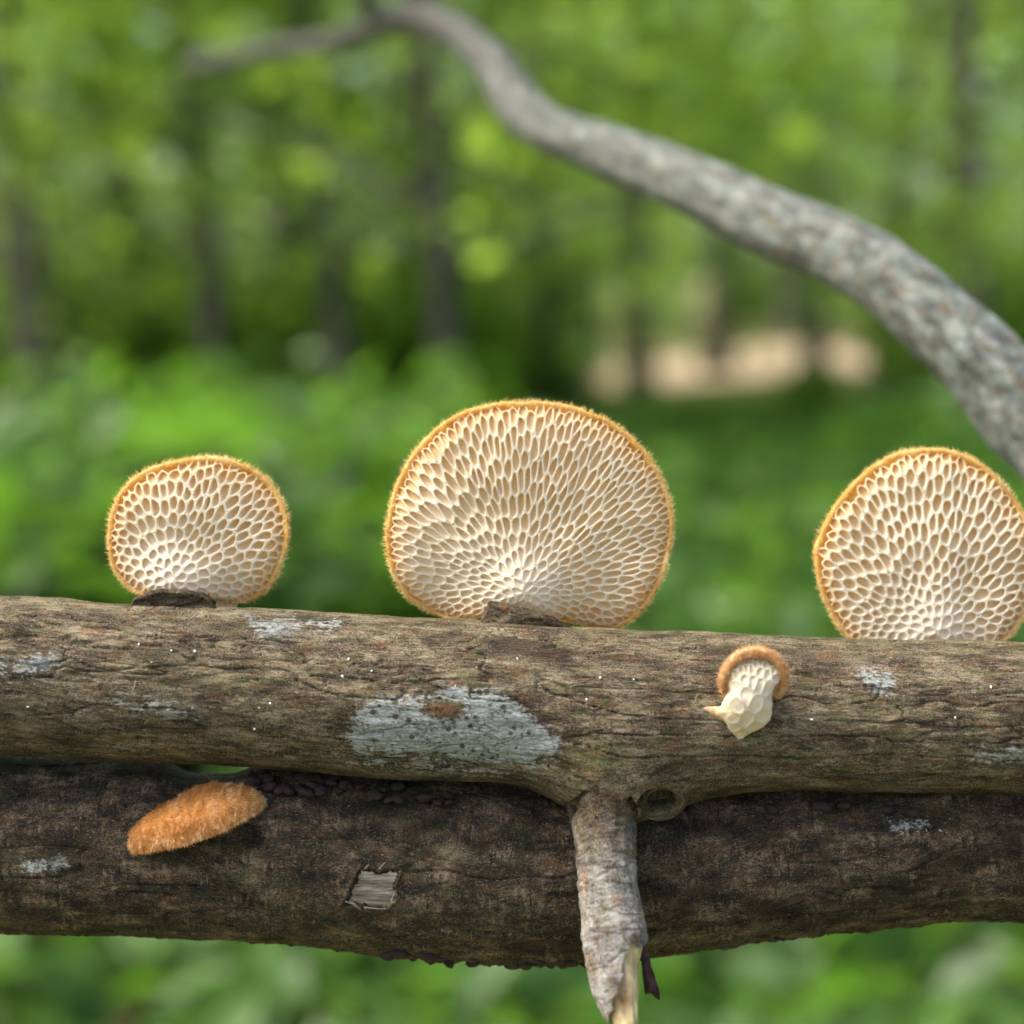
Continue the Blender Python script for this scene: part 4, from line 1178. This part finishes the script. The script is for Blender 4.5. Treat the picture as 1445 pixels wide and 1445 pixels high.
def strip(name, centre, width, mat, lift=0.008, n=90):
    c = catmull(np.array(centre, float), 24)
    T = np.gradient(c, axis=0); T /= np.linalg.norm(T, axis=1, keepdims=True)
    Nn = np.stack([-T[:, 1], T[:, 0]], 1)
    L = np.concatenate([[0], np.cumsum(np.linalg.norm(np.diff(c, axis=0), axis=1))])
    cols = np.linspace(-1, 1, 13)
    w = width * (1 + 0.25 * vn(L / 1.5, L * 0, 611)) * (0.15 + 0.85 * sm(0, 4, L))
    p = c[:, None, :] + Nn[:, None, :] * (cols[None, :, None] * w[:, None, None])
    zz = gh(p[..., 0], p[..., 1]) + lift + 0.04 * (1 - cols[None] ** 2)
    me = mesh_np(name, np.concatenate([p, zz[..., None]], -1).reshape(-1, 3), grid_quads(len(c), 13))
    return tag(link(name, me, mat), kind='structure')
def gpt(px, py):
    """where the line of sight through a photo position meets the floor"""
    Y = 2.0
    for i in range(4000):
        p = ray(px, py, Y)
        if p[2] <= gh(p[0], p[1]): break
        Y *= 1.004
    return p[:2]
M_PATH = path_material()
strip('path', [gpt(850, 556), gpt(905, 540), gpt(975, 526), gpt(1060, 508), gpt(1200, 512), gpt(1330, 515), gpt(1440, 512) + np.array([4, 1])], 1.5, M_PATH)

# ------------------------------------------------------------------ foliage
def leaf_material(name, c_dark, c_mid, c_bright, tr, trans=0.5):
    k = NT(name)
    v = k.n('TexCoord').outputs['Object']
    oi = k.n('ObjectInfo').outputs['Random']
    lv = k.attr('leaf').outputs['Fac']
    f = k.math('ADD', k.math('MULTIPLY', lv, 0.7), k.math('MULTIPLY', oi, 0.3))
    col = k.ramp(f, [(0.1, c_dark), (0.5, c_mid), (0.9, c_bright)])
    tc = k.ramp(f, [(0.1, tuple(x * 0.7 for x in tr[:3]) + (1,)), (0.9, tr)])
    p = k.pbr(col, 0.42, None, 0.5)
    t = k.n('BsdfTranslucent', {'Color': tc}).outputs[0]
    return k.finish(k.n('MixShader', {0: trans, 1: p, 2: t}).outputs[0])
M_LEAF = leaf_material('tree_leaves', (0.05, 0.105, 0.016, 1), (0.095, 0.20, 0.03, 1), (0.16, 0.30, 0.05, 1), (0.48, 0.72, 0.09, 1), 0.55)
M_LEAF_D = leaf_material('shrub_leaves', (0.032, 0.078, 0.014, 1), (0.06, 0.145, 0.02, 1), (0.10, 0.205, 0.028, 1), (0.17, 0.38, 0.03, 1), 0.48)
M_LEAF_FAR = leaf_material('far_leaves', (0.055, 0.10, 0.025, 1), (0.10, 0.19, 0.04, 1), (0.17, 0.30, 0.06, 1), (0.50, 0.74, 0.12, 1), 0.55)
M_TRUNK = simple_noise_mat('tree_bark', srgb(48, 44, 38), srgb(108, 102, 92), 9, 0.9, 0.8, 0.02, (1, 1, 0.25))

def leaves(cent, size, rng, flat=0.5):
    n = len(cent)
    a = rng.uniform(0, 2 * math.pi, n)
    d = np.stack([np.cos(a), np.sin(a), rng.normal(size=n) * 0.4 - 0.15], 1)
    d /= np.linalg.norm(d, axis=1, keepdims=True)
    up = np.stack([rng.normal(size=n) * flat, rng.normal(size=n) * flat, np.ones(n)], 1)
    s = np.cross(d, up); s /= np.linalg.norm(s, axis=1, keepdims=True)
    up2 = np.cross(s, d)
    L = (size * rng.uniform(0.7, 1.3, n))[:, None]
    v = np.stack([cent - d * L * 0.5, cent + s * L * 0.32 + up2 * L * 0.08, cent + d * L * 0.5 - up2 * L * 0.1, cent - s * L * 0.32 + up2 * L * 0.08], 1).reshape(-1, 3)
    b = np.arange(n)[:, None] * 4
    t = np.concatenate([b + np.array([[0, 1, 2]]), b + np.array([[0, 2, 3]])])
    lf = np.repeat(rng.uniform(0, 1, n), 4)
    return v, t, lf

def limb_mesh(branches):
    """branches: list of (pts(n,4)) in metres -> one mesh"""
    V = []; Q = []; base = 0
    for pts in branches:
        c = catmull(np.array(pts, float), 5)
        P = c[:, :3]; T = np.gradient(P, axis=0); T /= np.linalg.norm(T, axis=1, keepdims=True) + 1e-9
        A = np.cross(T, [0.31, 0.95, 0.05]); A /= np.linalg.norm(A, axis=1, keepdims=True) + 1e-9
        B = np.cross(A, T)
        ph = np.linspace(0, 2 * math.pi, 9, endpoint=False)
        v = P[:, None] + c[:, 3][:, None, None] * (np.cos(ph)[None, :, None] * A[:, None] + np.sin(ph)[None, :, None] * B[:, None])
        V.append(v.reshape(-1, 3)); Q.append(grid_quads(len(c), 9, wrap_v=True) + base); base += v.shape[0] * 9
    return np.concatenate(V), np.concatenate(Q)

def tree_variant(seed, h, r0, lean, low, spread, nleaf, lsize):
    rng = np.random.default_rng(seed)
    hs = np.linspace(0, 1, 7)
    trunk = np.stack([lean[0] * hs + 0.06 * h * 0.3 * np.sin(hs * 5 + seed) * hs, lean[1] * hs + 0.02 * h * np.cos(hs * 4 + seed) * hs, hs * h - 0.15, r0 * (1 - 0.8 * hs) + 0.4 * r0 * np.exp(-hs * 18)], 1)
    br = [trunk]; cl = []
    nb = 16
    for i in range(nb):
        f = low + (0.98 - low) * (i + rng.uniform(0, 0.8)) / nb
        p = np.array([np.interp(f, hs, trunk[:, j]) for j in range(4)])
        a = rng.uniform(0, 2 * math.pi); l = spread * (1.15 - 0.6 * f) * rng.uniform(0.6, 1.15)
        d = np.array([math.cos(a), math.sin(a), rng.uniform(0.05, 0.5)])
        r = p[3] * 0.45
        pts = [(*(p[:3]), r), (*(p[:3] + d * l * 0.35 + [0, 0, 0.1 * l]), r * 0.7), (*(p[:3] + d * l * 0.7 + [0, 0, 0.1 * l]), r * 0.45), (*(p[:3] + d * l + [0, 0, -0.02 * l]), r * 0.15)]
        br.append(np.array(pts))
        for t in (0.45, 0.65, 0.8, 0.95, 1.05):
            cl.append((p[:3] + d * l * t + [0, 0, 0.06 * l], 0.30 * l * rng.uniform(0.6, 1.2)))
    V, Q = limb_mesh(br)
    tm = mesh_np('trunk', V, Q); tm.materials.append(M_TRUNK)
    per = nleaf // len(cl)
    C = np.concatenate([c + rng.normal(size=(per, 3)) * [s, s, s * 0.45] for c, s in cl])
    v, t, lf = leaves(C, lsize, rng)
    cm = mesh_np('crown', v, None, t, dict(leaf=lf), smooth=False); cm.materials.append(M_LEAF)
    return tm, cm

TREES = [tree_variant(1, 9.0, 0.13, (0.3, 0.2), 0.16, 2.2, 3600, 0.13), tree_variant(2, 7.0, 0.075, (-0.5, 0.3), 0.14, 1.9, 2900, 0.12),
         tree_variant(3, 12.0, 0.20, (0.4, -0.4), 0.22, 3.0, 4200, 0.15), tree_variant(4, 5.0, 0.045, (0.5, 0.2), 0.12, 1.5, 2400, 0.11)]
def tree(px, Y, var, rotz, scale, label, group):
    p = ray(px, 480, Y); x = p[0]
    o = bpy.data.objects.new('forest_tree', None); sc.collection.objects.link(o)
    o.location = (x, Y, float(gh(x, Y))); o.rotation_euler = (0, 0, rotz); o.scale = (scale,) * 3
    tag(o, label, 'tree', group)
    link('trunk', TREES[var][0], None, o); link('crown', TREES[var][1], None, o)
    return o
G_T = 'slender trees in the woods behind'
for (px, Y, var, rz, s) in [(318, 9.5, 1, 0.4, 1.1), (488, 8.0, 3, 1.9, 1.35), (650, 6.6, 3, 3.4, 1.3), (765, 13.0, 1, 5.0, 1.15), (905, 17.5, 0, 2.2, 1.1), (1010, 21.0, 2, 0.9, 0.9), (1150, 19.0, 0, 4.0, 1.0), (1235, 12.5, 1, 2.9, 1.1),
                            (60, 7.5, 1, 1.2, 1.0), (190, 14.0, 0, 3.3, 1.0), (410, 18.0, 2, 5.5, 0.9), (560, 15.0, 0, 0.2, 0.9), (1390, 9.0, 1, 5.7, 1.05), (1330, 16.0, 2, 2.0, 0.8), (-90, 11.0, 0, 2.5, 1.0), (1540, 13.0, 0, 1.0, 1.0),
                            (700, 24.0, 2, 2.6, 1.0), (420, 11.5, 3, 0.7, 1.3), (230, 12.0, 3, 2.4, 1.2), (600, 12.0, 3, 4.1, 1.25), (1290, 14.0, 3, 5.2, 1.3), (110, 10.0, 3, 3.0, 1.2), (830, 28.0, 2, 4.4, 1.0), (1110, 30.0, 2, 1.5, 1.0), (-420, 10.0, 0, 0.3, 1.0), (-700, 15.0, 2, 1.3, 0.9), (-330, 17.0, 1, 2.3, 1.2), (-1000, 12.0, 0, 3.1, 1.0), (1800, 10.0, 1, 4.3, 1.1), (2050, 15.0, 0, 5.3, 1.0), (2350, 11.0, 2, 0.9, 0.9), (-20, 22.0, 2, 4.9, 1.0), (1480, 24.0, 2, 3.9, 1.0)]:
    tree(px, Y, var, rz, s, ('mid-sized leafy tree with straight trunk in the blurred woods', 'slim leafy tree with leaning dark trunk in the blurred woods', 'tall stout-trunked tree far back in the blurred woods', 'thin sapling with bright leaves in the blurred woods')[var], ('mid-sized trees', 'slim trees', 'tall trees', 'saplings')[var] + ' in the woods behind')

# understory shrubs: leafy stems from the floor
def shrub_variant(seed, h, sp, nst, nleaf, ls):
    rng = np.random.default_rng(seed)
    br = []; C = []
    for i in range(nst):
        a = rng.uniform(0, 2 * math.pi); s = sp * rng.uniform(0.3, 1.0); hh = h * rng.uniform(0.55, 1.0)
        e = np.array([math.cos(a) * s, math.sin(a) * s, hh])
        br.append(np.array([(0, 0, -0.03, 0.010), (e[0] * 0.3, e[1] * 0.3, hh * 0.45, 0.008), (e[0] * 0.7, e[1] * 0.7, hh * 0.8, 0.006), (e[0], e[1], hh, 0.003)]))
        for j in range(nleaf // nst):
            t = rng.uniform(0.25, 1.05)
            C.append(np.array([e[0] * t, e[1] * t, hh * t ** 0.8]) + rng.normal(size=3) * [0.2 * sp, 0.2 * sp, 0.08 * h])
    V, Q = limb_mesh(br)
    tm = mesh_np('stems', V, Q); tm.materials.append(M_TRUNK)
    C = np.array(C); C[:, 2] = np.maximum(C[:, 2], 0.03)
    v, t, lf = leaves(C, ls, rng, 0.45)
    cm = mesh_np('foliage', v, None, t, dict(leaf=lf), smooth=False); cm.materials.append(M_LEAF if h > 1 else M_LEAF_D)
    return tm, cm
SHR = [shrub_variant(11, 0.42, 0.38, 10, 620, 0.085), shrub_variant(12, 0.62, 0.5, 11, 900, 0.10), shrub_variant(13, 0.30, 0.36, 9, 480, 0.075), shrub_variant(14, 1.3, 0.75, 12, 1500, 0.12)]
rs = random.Random(21)
def shrub(x, y, var, s):
    o = bpy.data.objects.new('leafy_shrub', None); sc.collection.objects.link(o)
    o.location = (x, y, float(gh(x, y))); o.rotation_euler = (0, 0, rs.uniform(0, 6.28)); o.scale = (s,) * 3
    tag(o, ('knee-high leafy green shrub on the forest floor, out of focus', 'bushy green shrub with larger leaves on the forest floor, out of focus', 'ankle-high leafy green seedling on the forest floor, out of focus', 'tall green bush among the tree trunks, out of focus')[var], 'shrub', ('knee-high shrubs', 'bushy shrubs', 'ankle-high seedlings', 'tall bushes')[var] + ' on the forest floor')
    link('stems', SHR[var][0], None, o); link('foliage', SHR[var][1], None, o)
SH = [0.42, 0.62, 0.30, 1.3]
for i in range(110):
    Y = 2.5 + 10.5 * (i / 110) ** 1.1 + rs.uniform(-0.3, 0.3)
    px = rs.uniform(-120, 1560)
    top = max(0.18, 0.80 - 0.050 * Y) * (rs.uniform(0.42, 0.72) if 680 < px < 1300 else rs.uniform(0.5, 1.02))
    var = min((0, 1, 2), key=lambda q_: abs(SH[q_] - top))
    shrub(ray(px, 480, Y)[0], Y, var, top / SH[var])
for (px, Y, sc_) in [(290, 2.9, 0.9), (240, 3.3, 1.0), (340, 3.2, 0.9), (60, 2.8, 0.9), (1250, 2.4, 0.8), (520, 2.3, 0.8)]: shrub(ray(px, 480, Y)[0], Y, 2, sc_)
for (px, Y, sc_) in [(1150, 13.0, 0.40), (800, 14.0, 0.5), (740, 13.0, 0.55)]: shrub(ray(px, 480, Y)[0], Y, 3, sc_)
for i in range(20):       # waist-high bushes that hide the foot of the wood
    Y = rs.uniform(9, 15)
    px = rs.uniform(-120, 790) if i < 14 else rs.uniform(1290, 1600)
    shrub(ray(px, 480, Y)[0], Y, 3, rs.uniform(0.62, 1.0))
for i in range(22):       # taller bushes further off, leaving the view to the litter path open
    Y = rs.uniform(14, 26) if i < 14 else rs.uniform(34, 42)
    px = rs.uniform(-100, 760) if i < 14 else rs.uniform(820, 1560)
    shrub(ray(px, 480, Y)[0], Y, 3, rs.uniform(0.8, 1.25))

# ground cover and far wood: uncountable
rng = np.random.default_rng(31)
n = 64000
Yg = 1.2 + 16 * rng.uniform(0, 1, n) ** 1.2
Xg = rng.uniform(-0.72, 0.72, n) * (Yg + 1.0)
kp = (vn(Xg / 0.5, Yg / 0.5, 5) + 0.7 * vn(Xg / 1.4, Yg / 1.4, 6)) > -0.35
Xg, Yg = Xg[kp], Yg[kp]
C = np.stack([Xg, Yg, gh(Xg, Yg) + 0.02 + 0.16 * rng.uniform(0, 1, len(Xg)) ** 1.5], 1)
v, t, lf = leaves(C, 0.075, rng, 0.35)
me = mesh_np('ground_cover', v, None, t, dict(leaf=lf), smooth=False)
tag(link('ground_cover', me, M_LEAF_D), 'low green herbs covering the forest floor', 'plants', kind='stuff')

n = 84000
Yf = rng.uniform(33, 62, n); Xf = rng.uniform(-1.0, 1.0, n) * Yf
Zf = rng.uniform(0.0, 1, n) ** 1.0 * 15
dn = vn(Xf / 3.2, Zf / 2.2, 41) + 0.8 * vn(Xf / 1.3, Zf / 1.0 + Yf, 43)
kp = dn > -0.10
Xf, Yf, Zf = Xf[kp], Yf[kp], Zf[kp]
v, t, lf = leaves(np.stack([Xf, Yf, gh(Xf, Yf) + Zf], 1), 0.5, rng, 0.8)
lf = np.clip(lf * 0.5 + 0.5 * np.repeat(0.5 + 0.5 * vn(Xf / 4, Zf / 3, 47), 4), 0, 1)
me = mesh_np('far_wood', v, None, t, dict(leaf=lf), smooth=False)
tag(link('far_wood', me, M_LEAF_FAR), 'far-off green woodland closing the view', 'woods', kind='stuff')
